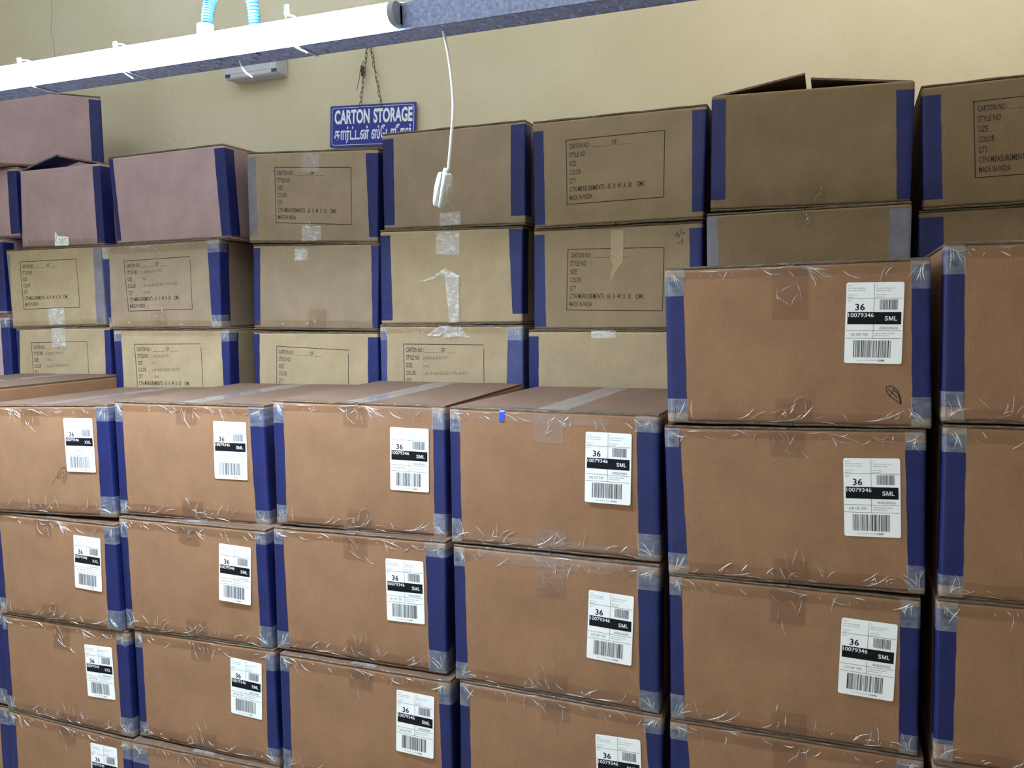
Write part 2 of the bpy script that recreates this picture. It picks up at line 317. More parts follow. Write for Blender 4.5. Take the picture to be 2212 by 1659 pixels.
'B4_2':{"p":[-0.3066,0.66,1.8741,0.0032,0.0099,-0.0023,0.4885,0.2941],"w":[[0.0008,0.0024],[0.0018,-0.0049],[-0.0022,0.0045],[-0.0002,-0.002]],"t":[[-0.2064,0.1325,-0.2003,-0.1343],[0.1983,0.1501,0.2124,-0.1189]]},
'B4_3':{"p":[-0.3076,0.6526,1.5712,0.004,0.0043,0.0001,0.4916,0.3],"w":[[-0.0008,0.0009],[0.0006,-0.0007],[0.0,0.0],[0.0,0.0]],"t":[[-0.2186,0.1322,-0.2231,-0.0227],[0.1972,0.1423,0.1918,-0.014]],"s":[[-0.1598,0.0925],[0.1168,0.0915],None,None]},
'B5_1':{"p":[0.2343,0.6303,2.1601,-0.0013,0.0001,-0.0013,0.4948,0.3012],"w":[[-0.0017,-0.0007],[0.0053,0.0006],[-0.0043,0.0017],[0.0002,-0.0019]],"t":[[-0.2143,0.1243,-0.2127,-0.1432],[0.208,0.139,0.2161,-0.1337]],"s":[[-0.1462,0.0912],[0.135,0.0933],[0.1339,-0.0874],[-0.1446,-0.0901]]},
'B5_2':{"p":[0.2275,0.6383,1.8552,0.0016,0.0026,-0.0016,0.4923,0.2957],"w":[[0.0011,-0.002],[0.0007,-0.0003],[0.0,0.0],[-0.0018,0.0005]],"t":[[-0.2129,0.1327,-0.2077,-0.1397],[0.2098,0.1308,0.2126,0.0292]],"s":[[-0.1401,0.0865],[0.1407,0.0812],[0.1369,-0.0964],[-0.1439,-0.0904]]},
'B5_3':{"p":[0.2055,0.6396,1.5533,0.0002,0.0041,0.0,0.4903,0.3],"w":[[-0.0002,0.0015],[0.0,0.0],[0.0,0.0],[0.0,0.0]],"t":[[-0.212,0.1328,-0.2134,-0.0278],None]},
'B6_1':{"p":[0.7453,0.6217,2.1736,0.0132,0.0131,-0.0007,0.4928,0.2961],"w":[[-0.0014,0.002],[0.0003,-0.0028],[0.0005,0.0012],[0.0004,0.0012]],"t":[[-0.209,0.1407,-0.2064,-0.1227],[0.2043,0.13,0.2145,-0.1419]]},
'B6_2':{"p":[0.7417,0.6155,1.8677,0.0008,-0.0051,0.0007,0.5002,0.3],"w":[[-0.0026,-0.0011],[0.0019,-0.0001],[0.0,0.0],[0.0,0.0]],"t":[[-0.2201,0.1506,-0.2193,0.0177],[0.2001,0.1384,0.2004,0.0241]]},
'B7_1':{"p":[1.2592,0.644,2.1587,0.0012,-0.0172,-0.0018,0.4899,0.2989],"w":[[-0.0036,0.0001],[0.0,0.0],[0.0,0.0],[0.0036,0.0015]],"t":[[-0.2012,0.1274,-0.2006,-0.1291],None],"s":[[-0.1297,0.1013],None,None,[-0.1274,-0.0833]]},
'B7_2':{"p":[1.2565,0.6489,1.8505,-0.0017,-0.0062,-0.0003,0.4901,0.3],"w":[[0.0001,-0.0015],[0.0,0.0],[0.0,0.0],[0.0,0.0]],"t":[[-0.1882,0.136,-0.1861,0.0298],None]},
}

# the lids fill part of the small gaps between stacked cartons
def _gaps():
    cols = {}
    for n, v in BX.items(): cols.setdefault(n.split('_')[0] if n[0] == 'B' else n[0], []).append(n)
    for c, l in cols.items():
        l.sort(key=lambda n: -BX[n]['p'][2])
        g = [BX[l[i]]['p'][2]-BX[l[i]]['p'][7]/2-BX[l[i+1]]['p'][2]-BX[l[i+1]]['p'][7]/2 for i in range(len(l)-1)]
        for i, n in enumerate(l):
            e = min([.0100]+[q for q in g[max(0, i-1):i+1]])/2-.0004
            BX[n]['e'] = max(0, e)
_gaps()
for _v in BX.values(): _v['p'][7] += 2*_v['e']

# ------------------------------------------------------------------ cartons
FT = .005            # flap thickness
RR = .006            # edge rounding
class Carton:
    def __init__(s, p, warp, depth=.65, bulge=.002, seed=0):
        s.p = p; s.w, s.h = p[6], p[7]; s.d = depth; s.warp = warp; s.b = bulge
        s.rnd = random.Random(seed); s.ph = [s.rnd.uniform(0, 6.28) for _ in range(4)]
        rz, ry, rx = p[3], p[4], p[5]*.35
        s.M = Matrix.Translation((p[0], p[1], p[2])) @ Matrix.Rotation(rz, 4, 'Z') @ Matrix.Rotation(rx, 4, 'X') @ Matrix.Rotation(ry, 4, 'Y')
    def dfm(s, x, y, z):
        u = min(max(x/s.w+.5, 0), 1); v = min(max(.5-z/s.h, 0), 1)
        g = ((1-u)*(1-v), u*(1-v), u*v, (1-u)*v); f = 1-min(max(y/s.d, 0), 1)
        dx = sum(g[k]*s.warp[k][0] for k in range(4))*f; dz = sum(g[k]*s.warp[k][1] for k in range(4))*f
        e = (1-(2*u-1)**2)*(1-(2*v-1)**2)
        bl = s.b*e + .0009*e*(math.sin(u*9+s.ph[0])+math.sin(v*7+s.ph[1])+math.sin(u*5+v*8+s.ph[2]))
        # side bulge
        t = min(max(y/s.d, 0), 1); sb = .004*(1-(2*t-1)**2)*(1-(2*v-1)**2)*(1 if abs(x) > s.w/2-.02 else 0)
        return Vector((x+dx-math.copysign(sb, x), y-bl*max(0, 1-y/.05 if y > 0 else 1), z+dz))
    def face(s, off):
        return lambda x, z: s.dfm(x, -off, z)
def axis(L, r, n):
    a = [0, r*.3, r*.65, r]; m = [r*1.5+(L-3*r)*k/n for k in range(n+1)]
    return a+m+[L-v for v in a[::-1]]
def body_mesh(C, z0, z1):
    w_, d, h = C.w, C.d, z1-z0; bm = bmesh.new(); r = RR
    X, Y, Z = axis(w_, r, 10), axis(d, r, 4), axis(h, r, 8)
    def pt(x, y, z):
        p = Vector((x, y, z)); q = Vector((min(max(x, r), w_-r), min(max(y, r), d-r), min(max(z, r), h-r)))
        v = p-q
        if v.length > 1e-9: p = q+v.normalized()*r
        return C.dfm(p.x-w_/2, p.y, p.z+z0)
    def grid(A, B, f):
        V = [[bm.verts.new(pt(*f(a, b))) for b in B] for a in A]
        for i in range(len(A)-1):
            for j in range(len(B)-1): bm.faces.new((V[i][j], V[i+1][j], V[i+1][j+1], V[i][j+1]))
    grid(X, Z, lambda a, b: (a, 0, b)); grid(X, Z, lambda a, b: (a, d, b))
    grid(Y, Z, lambda a, b: (0, a, b)); grid(Y, Z, lambda a, b: (w_, a, b))
    grid(X, Y, lambda a, b: (a, b, 0)); grid(X, Y, lambda a, b: (a, b, h))
    bmesh.ops.remove_doubles(bm, verts=bm.verts, dist=1e-5)
    bmesh.ops.recalc_face_normals(bm, faces=bm.faces)
    return bm
def flap_mesh(C, side, top, lift=0):
    """one long flap; side -1 left / +1 right, its raw corrugated end shows at the front"""
    bm = bmesh.new(); n = 8; h2 = C.h/2
    z0, z1 = (h2-FT+.0006, h2) if top else (-h2, -h2+FT-.0006)
    rows = []
    y0 = .0015
    for i in range(n+1):
        x = side*(.0012+(C.w/2-.0022)*i/n); sag = .0007*math.sin(i*1.3+C.ph[3])
        rr = []
        for (y, z) in ((y0, z0), (y0-.0008, (z0+z1)/2), (y0, z1), (C.d*.35, z1), (C.d*.7, z1), (C.d-.004, z1), (C.d-.004, z0), (C.d*.5, z0)):
            rr.append(bm.verts.new(C.dfm(x, y, z+(sag if i < n else 0)*(1 if top else -1)*(1 if y < .1 else .3))))
        rows.append(rr)
    for i in range(n):
        for k in range(8):
            f = bm.faces.new((rows[i][k], rows[i][(k+1) % 8], rows[i+1][(k+1) % 8], rows[i+1][k]))
            f.material_index = 1 if k in (0, 1) else 0
    bm.faces.new(rows[0]); bm.faces.new(rows[-1][::-1])
    bmesh.ops.recalc_face_normals(bm, faces=bm.faces)
    return bm
def hpath(C, side, s, off):
    r = RR; arc = r*PI/2
    if s <= 0: x, y = C.w/2-r+s, -off
    elif s < arc: a = s/r; x, y = C.w/2-r+(r+off)*math.sin(a), r-(r+off)*math.cos(a)
    else: x, y = C.w/2+off, r+(s-arc)
    return side*x, y
def corner_strip(bm, C, side, xa, xb, za, zb, off, wrap=.045, mi=0, nz=10, rag=.0006):
    """tape over a vertical edge; xa/xb inner edge x at the top/bottom"""
    r = RR; arc = r*PI/2; rows = []
    for j in range(nz+1):
        t = j/nz; z = za+(zb-za)*t; xi = abs(xa+(xb-xa)*t)+rag*math.sin(j*2.1+C.ph[0]); s0 = xi-(C.w/2-r)
        ss = [s0, s0*.6, s0*.25, 0, arc*.25, arc*.5, arc*.75, arc, arc+wrap*.5, arc+wrap]
        rows.append([bm.verts.new(C.dfm(*hpath(C, side, q, off), z)) for q in ss])
    for j in range(nz):
        for k in range(9):
            f = bm.faces.new((rows[j][k], rows[j][k+1], rows[j+1][k+1], rows[j+1][k])); f.material_index = mi; f.smooth = True
def band(bm, C, xa, xb, top, hgt, off=.0007, back=.03, mi=0, n=26, jag=.0012):
    """clear tape folded over the front top or bottom edge"""
    s = 1 if top else -1; h2 = C.h/2; rows = []
    for i in range(n+1):
        x = xa+(xb-xa)*i/n
        hz = hgt+jag*math.sin(i*.9+C.ph[1])
        zb = h2-FT
        prof = [(-off, h2-hz), (-off, h2-hz*.6), (-off-.0002, zb-RR), (-off+.0006, zb-RR*.35), (-off+.0012+.0006*math.sin(i*1.7), zb+.001), (-.0004, h2-.0016), (.0006, h2-.0003), (.0022, h2+.0006), (.012, h2+.0006), (back, h2+.0006)]
        rows.append([bm.verts.new(C.dfm(x, y, s*z)) for y, z in prof])
    for i in range(n):
        for k in range(9):
            f = bm.faces.new((rows[i][k], rows[i][k+1], rows[i+1][k+1], rows[i+1][k])); f.material_index = mi; f.smooth = True
def patch(bm, C, x0, x1, z0, z1, off, mi=0, n=6, skew=0, jag=.001):
    V = []
    for i in range(n+1):
        row = []
        for j in range(n+1):
            x = x0+(x1-x0)*i/n; z = z0+(z1-z0)*j/n+skew*(x-x0)
            if j == 0: z += jag*math.sin(i*2.3+C.ph[2])
            row.append(bm.verts.new(C.dfm(x, -off, z)))
        V.append(row)
    for i in range(n):
        for j in range(n):
            f = bm.faces.new((V[i][j], V[i+1][j], V[i+1][j+1], V[i][j+1])); f.material_index = mi; f.smooth = True
def crease(bm, C, x, z, ang, L, wd, hh, curve=0, mi=1, off=.0007):
    """a raised fold in the film, tapering to both ends"""
    if not (abs(x+L*math.cos(ang+curve*.5)) < C.w/2-.002 and abs(z+L*math.sin(ang+curve*.5)) < C.h/2-.002 and abs(z) < C.h/2-.002): return
    n = 7; rows = []
    for i in range(n+1):
        t = i/n; a = ang+curve*(t-.5); px = x+L*t*math.cos(ang+curve*t*.5); pz = z+L*t*math.sin(ang+curve*t*.5)
        k = math.sin(PI*min(max(t, .03), .97))**.7; nx, nz = -math.sin(a), math.cos(a)
        rr = []
        for q, y in ((-1, 0), (-.5, .72), (0, 1), (.5, .72), (1, 0)):
            rr.append(bm.verts.new(C.dfm(px+nx*q*wd/2*k, -off-hh*y*k, pz+nz*q*wd/2*k)))
        rows.append(rr)
    for i in range(n):
        for k in range(4):
            f = bm.faces.new((rows[i][k], rows[i][k+1], rows[i+1][k+1], rows[i+1][k])); f.material_index = mi; f.smooth = True

# ---- shipping label, 10 x 15.2 cm, shared meshes
LW, LH = .1005, .153
def lx(f): return -LW/2+f*LW
def lz(f): return LH/2-f*LH
def paper_mesh():
    bm = bmesh.new(); r = .004; V = []
    for cx, cz, a0 in ((LW/2-r, LH/2-r, 0), (-LW/2+r, LH/2-r, 90), (-LW/2+r, -LH/2+r, 180), (LW/2-r, -LH/2+r, 270)):
        for k in range(5):
            a = math.radians(a0+22.5*k); V.append((cx+r*math.cos(a), cz+r*math.sin(a)))
    f = bm.faces.new([bm.verts.new((a, 0, b)) for a, b in V])
    r_ = bmesh.ops.extrude_face_region(bm, geom=[f])
    for v in [g for g in r_['geom'] if isinstance(g, bmesh.types.BMVert)]: v.co.y -= .0003
    bmesh.ops.recalc_face_normals(bm, faces=bm.faces)
    me = bpy.data.meshes.new('shipping_label'); bm.to_mesh(me); bm.free(); me.materials.append(PAPER); return me
def rect(bm, x0, z0, x1, z1, mi=0, y=0):
    f = bm.faces.new([bm.verts.new((a, y, b)) for a, b in ((x0, z0), (x1, z0), (x1, z1), (x0, z1))]); f.material_index = mi
def bars(bm, x0, x1, z0, z1, seed, n, mis=(0,)):
    rn = random.Random(seed); ws = []
    tot = 0
    while len(ws) < n*2: ws.append(rn.choice((1, 1, 1, 2, 2, 3)))
    k = (x1-x0)/sum(ws); x = x0
    for i, q in enumerate(ws):
        if i % 2 == 0: rect(bm, x, z0, x+q*k, z1, rn.choice(mis))
        x += q*k
def fixed_print():
    bm = bmesh.new()
    for fz in (.196, .594, .690): rect(bm, lx(.01), lz(fz)-.0003, lx(.975), lz(fz)+.0003, 0)
    rect(bm, lx(.492)-.0003, lz(.358), lx(.492)+.0003, lz(.012), 0)
    rect(bm, lx(.492)-.0003, lz(.690), lx(.492)+.0003, lz(.510), 0)
    rect(bm, lx(.035), lz(.515), lx(.965), lz(.365), 0)          # black bar
    T = lambda s, x, z, h, wd=None, b=0.0, mi=1: text(bm, s, lx(x), lz(z), h, width=wd and wd*LW, bold=b, mi=mi, res=2)
    T('FROM', .035, .045, .0017, .085); T('SEW REAL APPAREL', .035, .078, .0019, .30); T('NO 2 FIRST MAIN RD', .035, .107, .0019, .30)
    T('Chennai IN', .035, .160, .0019, .15); T('600116', .035, .188, .0019, .10)
    T('TO', .52, .045, .0017, .04); T('Tapestri Services, LLC', .52, .078, .0019, .32); T('14050 Ramona Ave', .52, .107, .0019, .25)
    T('Chino CA US', .52, .160, .0019, .17); T('91710', .52, .188, .0019, .14)
    T('QTY', .035, .235, .0026, .08)
    T('36', .165, .343, .0120, .170, .018, 0)
    T('4500249430', .59, .577, .0047, .32)
    T('LARGE SLATED CARGO', .52, .632, .0019, .34); T('SERVICES INC 30', .52, .660, .0019, .24)
    T('(00) 1 0079346 0000 00', .24, .968, .0017, .33)
    bars(bm, lx(.59), lx(.90), lz(.335), lz(.212), 11, 20, (0, 1, 1))
    me = bpy.data.meshes.new('label_print'); bm.to_mesh(me); bm.free(); me.materials.append(INK); me.materials.append(INKG); return me
PAPER_ME = paper_mesh(); PRINT_ME = fixed_print()
def glyph_m(bm, x, z, w_, h_, s):
    for P in ([(0, 0), (s, 0), (s, h_), (0, h_)], [(w_-s, 0), (w_, 0), (w_, h_), (w_-s, h_)],
              [(s*.2, h_), (s*1.35, h_), (w_/2+s*.45, 0), (w_/2-s*.45, 0)], [(w_-s*1.35, h_), (w_-s*.2, h_), (w_/2+s*.45, 0), (w_/2-s*.45, 0)]):
        bm.faces.new([bm.verts.new((x+a, 0, z+c)) for a, c in P])
_sz = {}
def size_print(sz):
    if sz not in _sz:
        bm = bmesh.new()
        text(bm, '10079346', lx(.05), lz(.427), .0074, width=.445*LW, bold=.010, res=3)
        if sz == 'SML':
            x0, z0, H_ = lx(.685), lz(.468), .0080
            text(bm, 'S', x0, z0, H_, width=.0058, bold=.012, res=3); glyph_m(bm, x0+.0070, z0, .0078, H_, .0014)
            text(bm, 'L', x0+.0163, z0, H_, width=.0048, bold=.012, res=3)
        else: text(bm, sz, lx(.90), lz(.468), .0080, width=.215*LW, bold=.010, align='R', res=3)
        me = bpy.data.meshes.new('size_print'); bm.to_mesh(me); bm.free(); me.materials.append(WHITE); _sz[sz] = me
    return _sz[sz]
def add_label(C, root, l, sz, num, tail):
    x, z, a = l
    # tangent placement on the gently bowed panel
    e = .03; P = C.dfm(x, -.0012, z); dx = (C.dfm(x+e, -.0012, z)-C.dfm(x-e, -.0012, z)).normalized(); dz = (C.dfm(x, -.0012, z+e)-C.dfm(x, -.0012, z-e)).normalized()
    nrm = dx.cross(dz).normalized(); dz = nrm.cross(dx).normalized()
    nrm = -nrm if nrm.y < 0 else nrm
    M = Matrix(((dx.x, nrm.x, dz.x, P.x), (dx.y, nrm.y, dz.y, P.y), (dx.z, nrm.z, dz.z, P.z), (0, 0, 0, 1))) @ Matrix.Rotation(-a, 4, 'Y')
    lo = bpy.data.objects.new('shipping_label', PAPER_ME); COL.objects.link(lo); lo.parent = root; lo.matrix_local = M
    lo['label'] = 'white shipping label with barcodes'
    def sub(nm, me, y):
        o = bpy.data.objects.new(nm, me); COL.objects.link(o); o.parent = lo; o.location = (0, y, 0)
    sub('label_print', PRINT_ME, -.0005); sub('size_print', size_print(sz), -.0007)
    bm = bmesh.new()
    text(bm, num+' OF 729', lx(.09), lz(.658), .0050, width=.31*LW, mi=1, res=2)
    text(bm, tail, lx(.58), lz(.972), .0032, width=.12*LW, bold=.02, mi=0, res=2)
    bars(bm, lx(.155), lx(.81), lz(.925), lz(.715), int(tail), 33, (0, 0, 1, 1))
    me = bpy.data.meshes.new('barcode_print'); bm.to_mesh(me); bm.free(); me.materials.append(INK); me.materials.append(INKG)
    sub('barcode_print', me, -.0005)

def add_stencil(C, root, s, hand=(), gap_right=False, mat=None):
    W_, H_ = .283, .1815
    TL, TR, BR, BL = s
    o = Vector(TL)
    ex = (Vector(TR)-o).normalized() if TR else Vector((1, 0))
    if TR: W_ = (Vector(TR)-o).length
    ez = (Vector(BL)-o).normalized() if BL else Vector((ex.y, -ex.x))
    if BL: H_ = (Vector(BL)-o).length
    f = C.face(.0004)
    def pl(a, b):  # a right, b down from TL in metres
        q = o+ex*a+ez*b; return f(q.x, q.y)
    bm = bmesh.new()
    def line(a0, b0, a1, b1, wd=.0020, n=8):
        pts = [(a0+(a1-a0)*i/n, b0+(b1-b0)*i/n) for i in range(n+1)]
        quadstrip(bm, pts, wd, pl)
    line(0, 0, W_, 0); line(0, H_, W_, H_); line(0, -.0008, 0, H_+.0008)
    line(W_, .012 if gap_right else 0, W_, H_)
    T = lambda s_, a, b, wd, **k: text(bm, s_, a*W_, -(b*H_), .0138, width=wd*W_, bold=.004, place=lambda X_, Z_: pl(X_, -Z_), res=2, **k)
    rows = (.139, .272, .407, .541, .676, .808, .938)
    T('CARTON NO', .030, rows[0], .208); T(':', .253, rows[0], .006); T('OF', .475, rows[0], .048)
    line(.275*W_, rows[0]*H_+.001, .455*W_, rows[0]*H_+.001, .0009); line(.54*W_, rows[0]*H_+.001, .665*W_, rows[0]*H_+.001, .0009)
    for r_, s_, wd in ((1, 'STYLE NO', .172), (2, 'SIZE', .075), (3, 'COLOR', .122), (4, 'QTY', .068)):
        T(s_, .030, rows[r_], wd); T(':', .250, rows[r_], .005)
    T('CTN MEASUREMENTS', .030, rows[5], .365); T(':', .405, rows[5], .006); T('65  X  49  X  30', .432, rows[5], .245); T('CMS', .727, rows[5], .078)
    T('MADE IN INDIA', .030, rows[6], .240)
    link('stencil_print', bm, mat or STENCIL, root)
    if hand:
        bm = bmesh.new()
        for r_, s_, wd in hand:
            text(bm, s_, .27*W_, -(rows[r_]*H_-.001), .0095, width=wd*W_, skew=.18, rot=.03, place=lambda X_, Z_: pl(X_, -Z_), res=2)
        link('handwriting', bm, PENCIL, root)

# tb: clear tape flags t,b (edge bands), p (corner patches), tabs: (x0,x1,z0,z1,kind)
DEPTH = {'a': .585, 'b': .62, 'b1': .595, 'c': .62, 'c1': .60, 'd': .62, 'e': .605, 'f': .64}
def carton(key, label, kraftm=K_FRONT, group=None, tapes='tbp', tabs=(), bulge=.002, depth=.65, blue=BLUE, tcols=None, lab=None,
           stencil=None, open_top=False, topmat=None, p=None, nwr=1.0, simple_=False, noR=False, noL=False, frontrow=True, seam=True, shiny=0):
    d = BX.get(key, {}) if key else {}
    p = p or d['p']; warp = d.get('w', [[0, 0]]*4)
    warp = [(a, max(-.004, min(.004, c))) for a, c in warp]
    if key and key[0] != 'B': depth = DEPTH.get(key, DEPTH.get(key[0], .62))
    C = Carton(p, warp, depth, bulge, seed=hash_(key or label))
    root = thing('carton', label, 'carton', group=group)
    root.matrix_world = C.M
    h2 = C.h/2; W2 = C.w/2
    if simple_:
        link('box_body', body_mesh(C, -h2, h2), kraftm, root, True); return C, root
    link('box_body', body_mesh(C, -h2+FT, h2-(0 if open_top else FT)), kraftm, root, True)
    tm = topmat or kraftm
    if not open_top:
        for sd in (-1, 1): link('top_flap', flap_mesh(C, sd, True), [tm, EDGE], root)
    for sd in (-1, 1): link('bottom_flap', flap_mesh(C, sd, False), [kraftm, EDGE], root)
    t = d.get('t') or [None, None]
    tl = t[0] or [-W2+.03, h2-.02, -W2+.03, -h2+.02]
    tr = (t[1] if len(t) > 1 else None) or [W2-.045, h2-.015, W2-.045, -h2+.015]
    cl, cr = tcols or (blue, blue)
    for side, q, m_, skip in ((-1, tl, cl, noL), (1, tr, cr, noR)):
        if skip: continue
        xa, za, xb, zb = q
        if zb > -h2+.06: xb = xa+(xb-xa)*((za+h2-.022)/(za-zb)) if abs(za-zb) > .05 else xa; zb = -h2+.022
        za = min(za, h2-.008); zb = max(zb, -h2+.006)
        xa = max(abs(xa), W2-.07); xb = max(abs(xb), W2-.07)
        bm = bmesh.new(); corner_strip(bm, C, side, xa, xb, za, zb, .0004)
        o = link('corner_tape', bm, m_, root); o['label'] = ('blue' if m_ in (BLUE, BLUE2) else 'greyish')+' tape strip over the vertical edge'
    rn = C.rnd; BM = {}
    def gb(s): return BM.setdefault(s > 0, bmesh.new()) if (s > 0) not in BM else BM[s > 0]
    def wr(x, z, a, L, k=1.0): crease(gb(z), C, x, z, a, L, rn.choice((.0010, .0013, .0018, .0027))*k, rn.uniform(.0005, .0014)*k, rn.uniform(-1.3, 1.3), 1)
    for fl, top in (('t', True), ('b', False)):
        if fl in tapes:
            s = 1 if top else -1
            band(gb(s), C, -W2+.012, W2-.012, top, rn.uniform(.024, .034))
            for _ in range(int(17*nwr)):
                x = rn.uniform(-W2+.02, W2-.03); a = rn.choice((1, -1))*rn.uniform(.5, 1.3)
                wr(x, s*(h2-rn.uniform(.010, .020)), -s*abs(a) if rn.random() < .7 else -s*(PI-abs(a)), rn.choice((.008, .014, .020, .036)))
            for _ in range(int(6*nwr)):
                x = rn.uniform(-W2+.02, W2-.08); wr(x, s*(h2-rn.uniform(.006, .012)), rn.uniform(-.12, .12), rn.uniform(.02, .07))
        if fl.upper() in tapes or ('p' in tapes and fl in tapes):
            s = 1 if top else -1
            for side in (-1, 1):
                q = tl if side < 0 else tr; xi = max(abs(q[0 if top else 2]), W2-.07)-.001; L = rn.uniform(.038, .062)
                corner_strip(gb(s), C, side, xi, xi+rn.uniform(-.003, .004), s*(h2-.004), s*(h2-L), .0009, wrap=.035, mi=2, nz=5)
                for _ in range(int(6*nwr)):
                    a = (-s)*rn.uniform(.7, 1.5); wr(side*(W2-rn.uniform(.008, .02)), s*(h2-.010), a if side < 0 else (-s)*(PI-abs(a)), rn.uniform(.015, .040))
    for tb in tabs:
        x0, x1, z0, z1, kind = tb; bm = gb(z0+z1)
        patch(bm, C, x0, x1, z0, z1, .0010, 3 if kind == 's' else (0 if kind == 'c' else 2), skew=rn.uniform(-.05, .05))
        for _ in range(5 if kind != 's' else 9):
            xx = rn.uniform(x0+.005, x1-.005); zz = rn.uniform(min(z0, z1)+.005, max(z0, z1))
            if kind == 's': crease(bm, C, xx, zz, PI/2+rn.uniform(-.25, .25), rn.uniform(.01, .028), .0016, .0010, .3, 3)
            else: wr(xx, zz, rn.choice((-1, 1))*rn.uniform(.8, 1.9), rn.uniform(.015, .045)*nwr)
    for s in list(BM):
        if len(BM[s].faces): link('clear_tape', BM[s], [CLEAR, WRINK, CLEARP, SHINY], root)
    if seam and not open_top:          # tape along the lid seam, front to back
        bm = bmesh.new(); V = []
        for i in range(13):
            y = .006+(C.d-.02)*i/12; wv = .0012*math.sin(i*1.9+C.ph[0])
            V.append([bm.verts.new(C.dfm(a+wv, y, h2+.0009+.0006*math.sin(i*2.7+j))) for j, a in enumerate((-.036, -.018, -.001, .001, .02, .036))])
        for i in range(12):
            for j in range(5):
                f = bm.faces.new((V[i][j], V[i][j+1], V[i+1][j+1], V[i+1][j])); f.smooth = True
        link('seam_tape', bm, CLEARP, root)
    if lab: add_label(C, root, d['l'], *lab)
    if stencil is not None: add_stencil(C, root, d['s'], **stencil)
    return C, root
def hash_(s): return sum((i+1)*ord(c) for i, c in enumerate(s)) % 9973

# ------------------------------------------------------------------ room shell
def slab(name, x0, x1, y0, y1, z0, z1, m):
    bm = bmesh.new(); bx(bm, ((x0+x1)/2, (y0+y1)/2, (z0+z1)/2), (x1-x0, y1-y0, z1-z0)); return struct(name, bm, m)
FLOORZ = -.04
FLOORM = simple('grey_cement_floor', (150, 146, 138), .6, .3, nscale=6, namp=.12)
CEILM = simple('white_ceiling', (214, 214, 206), .9, .2)
slab('floor', -4.2, 4.2, -4.0, 1.5, FLOORZ-.1, FLOORZ, FLOORM)
slab('ceiling', -4.2, 4.2, -4.0, 1.5, 3.5, 3.6, CEILM)
slab('wall_back', -4.2, 4.2, 1.36, 1.5, FLOORZ, 3.5, WALL)
slab('wall_left', -4.3, -4.2, -4.0, 1.36, FLOORZ, 3.5, WALL)
slab('wall_right', 4.2, 4.3, -4.0, 1.36, FLOORZ, 3.5, WALL)
slab('wall_front', -4.2, 4.2, -4.1, -4.0, FLOORZ, 3.5, WALL)
# hairline crack in the plaster
bm = bmesh.new(); rn = random.Random(3)
pts = [(-2.703+.006*math.sin(i*.9)+rn.uniform(-.004, .004), 3.30-.03*i) for i in range(12)]
quadstrip(bm, pts, .0022, lambda a, b: Vector((a, 1.3595, b)))
o = struct('trim_1', bm, simple('crack_dark', (128, 120, 104), .9))

# ------------------------------------------------------------------ front cartons
G1 = 'reddish brown shipping cartons in the front stacks'
T_ = lambda x0, x1, a, b, k='c': (x0, x1, a, b, k)
TOPTAB = (T_(-.038, .030, .086, .135),); 
def tabs(h, top=True, bot=True, u=0.0, tl=.065, bl=.06):
    r = ()
    if top: r += (T_(u-.036, u+.032, h/2-tl, h/2-.008),)
    if bot: r += (T_(u-.036+.004, u+.036, -h/2+.008, -h/2+bl),)
    return r
F = [
 ('a1', 'carton with XXL label and pen scribble, leftmost top of the front stacks', ('290', '4296'), 'XXL', -.03, 'k'),
 ('a2', 'brown carton with XXL label, directly under the carton with the looping pen scribble', ('293', '4301'), 'XXL', -.03, ''),
 ('a3', 'brown carton with XXL label, third from top of the leftmost labelled stack', ('291', '4214'), 'XXL', 0, ''),
 ('a4', 'brown carton with XXL label cut by the bottom edge at lower left', ('294', '4217'), 'XXL', 0, ''),
 ('b1', 'brown carton with SML label, top of the second labelled stack from the left', ('139', '3354'), 'SML', 0, ''),
 ('b2', 'brown carton with SML label, second from top in the second labelled stack', ('144', '3407'), 'SML', 0, ''),
 ('b3', 'brown carton with SML label, third from top in the second labelled stack', ('145', '3421'), 'SML', 0, ''),
 ('c1', 'top carton of the third labelled stack, crumpled film at its upper left corner', ('140', '3360'), 'SML', 0, ''),
 ('c2', 'middle carton of the third labelled stack, faint vertical fold line left of its label', ('141', '3377'), 'SML', 0, ''),
 ('c3', 'lowest visible carton of the third labelled stack, torn film hanging over its top edge', ('142', '3384'), 'SML', 0, ''),
 ('d1', 'brown labelled carton with a bright blue tape mark on its top edge', ('136', '3322'), 'SML', 0, 'm'),
 ('d2', 'brown labelled carton directly under the one with the bright blue tape mark', ('137', '3339'), 'SML', 0, ''),
 ('d3', 'brown carton cut by the bottom edge, two below the bright blue tape mark', ('138', '3346'), 'SML', 0, ''),
 ('e0', 'brown carton with crossed oval pen mark, topmost of the tall labelled stack', ('132', '3288'), 'SML', 0, 'o'),
 ('e1', 'brown carton directly under the one with the crossed oval pen mark', ('128', '3247'), 'SML', 0, ''),
 ('e2', 'brown carton with label tilted clockwise, third from top of the tall labelled stack', ('133', '3292'), 'SML', 0, ''),
]
CT = {}
for key, label, (num, tail), sz, u, extra in F:
    h = BX[key]['p'][7]
    tl = {'e0': .11, 'e2': .08, 'c2': .065, 'd2': .10, 'a3': .08, 'd1': .07}.get(key, .058)
    bl = {'a1': .03, 'c3': .03, 'a3': .03, 'd3': .03}.get(key, .052)
    CT[key] = carton(key, label, K_FRONT, G1, 'tbp', tabs(h, u=u, tl=tl, bl=bl), lab=(sz, num, tail), bulge=.0025, topmat=K_TOP)
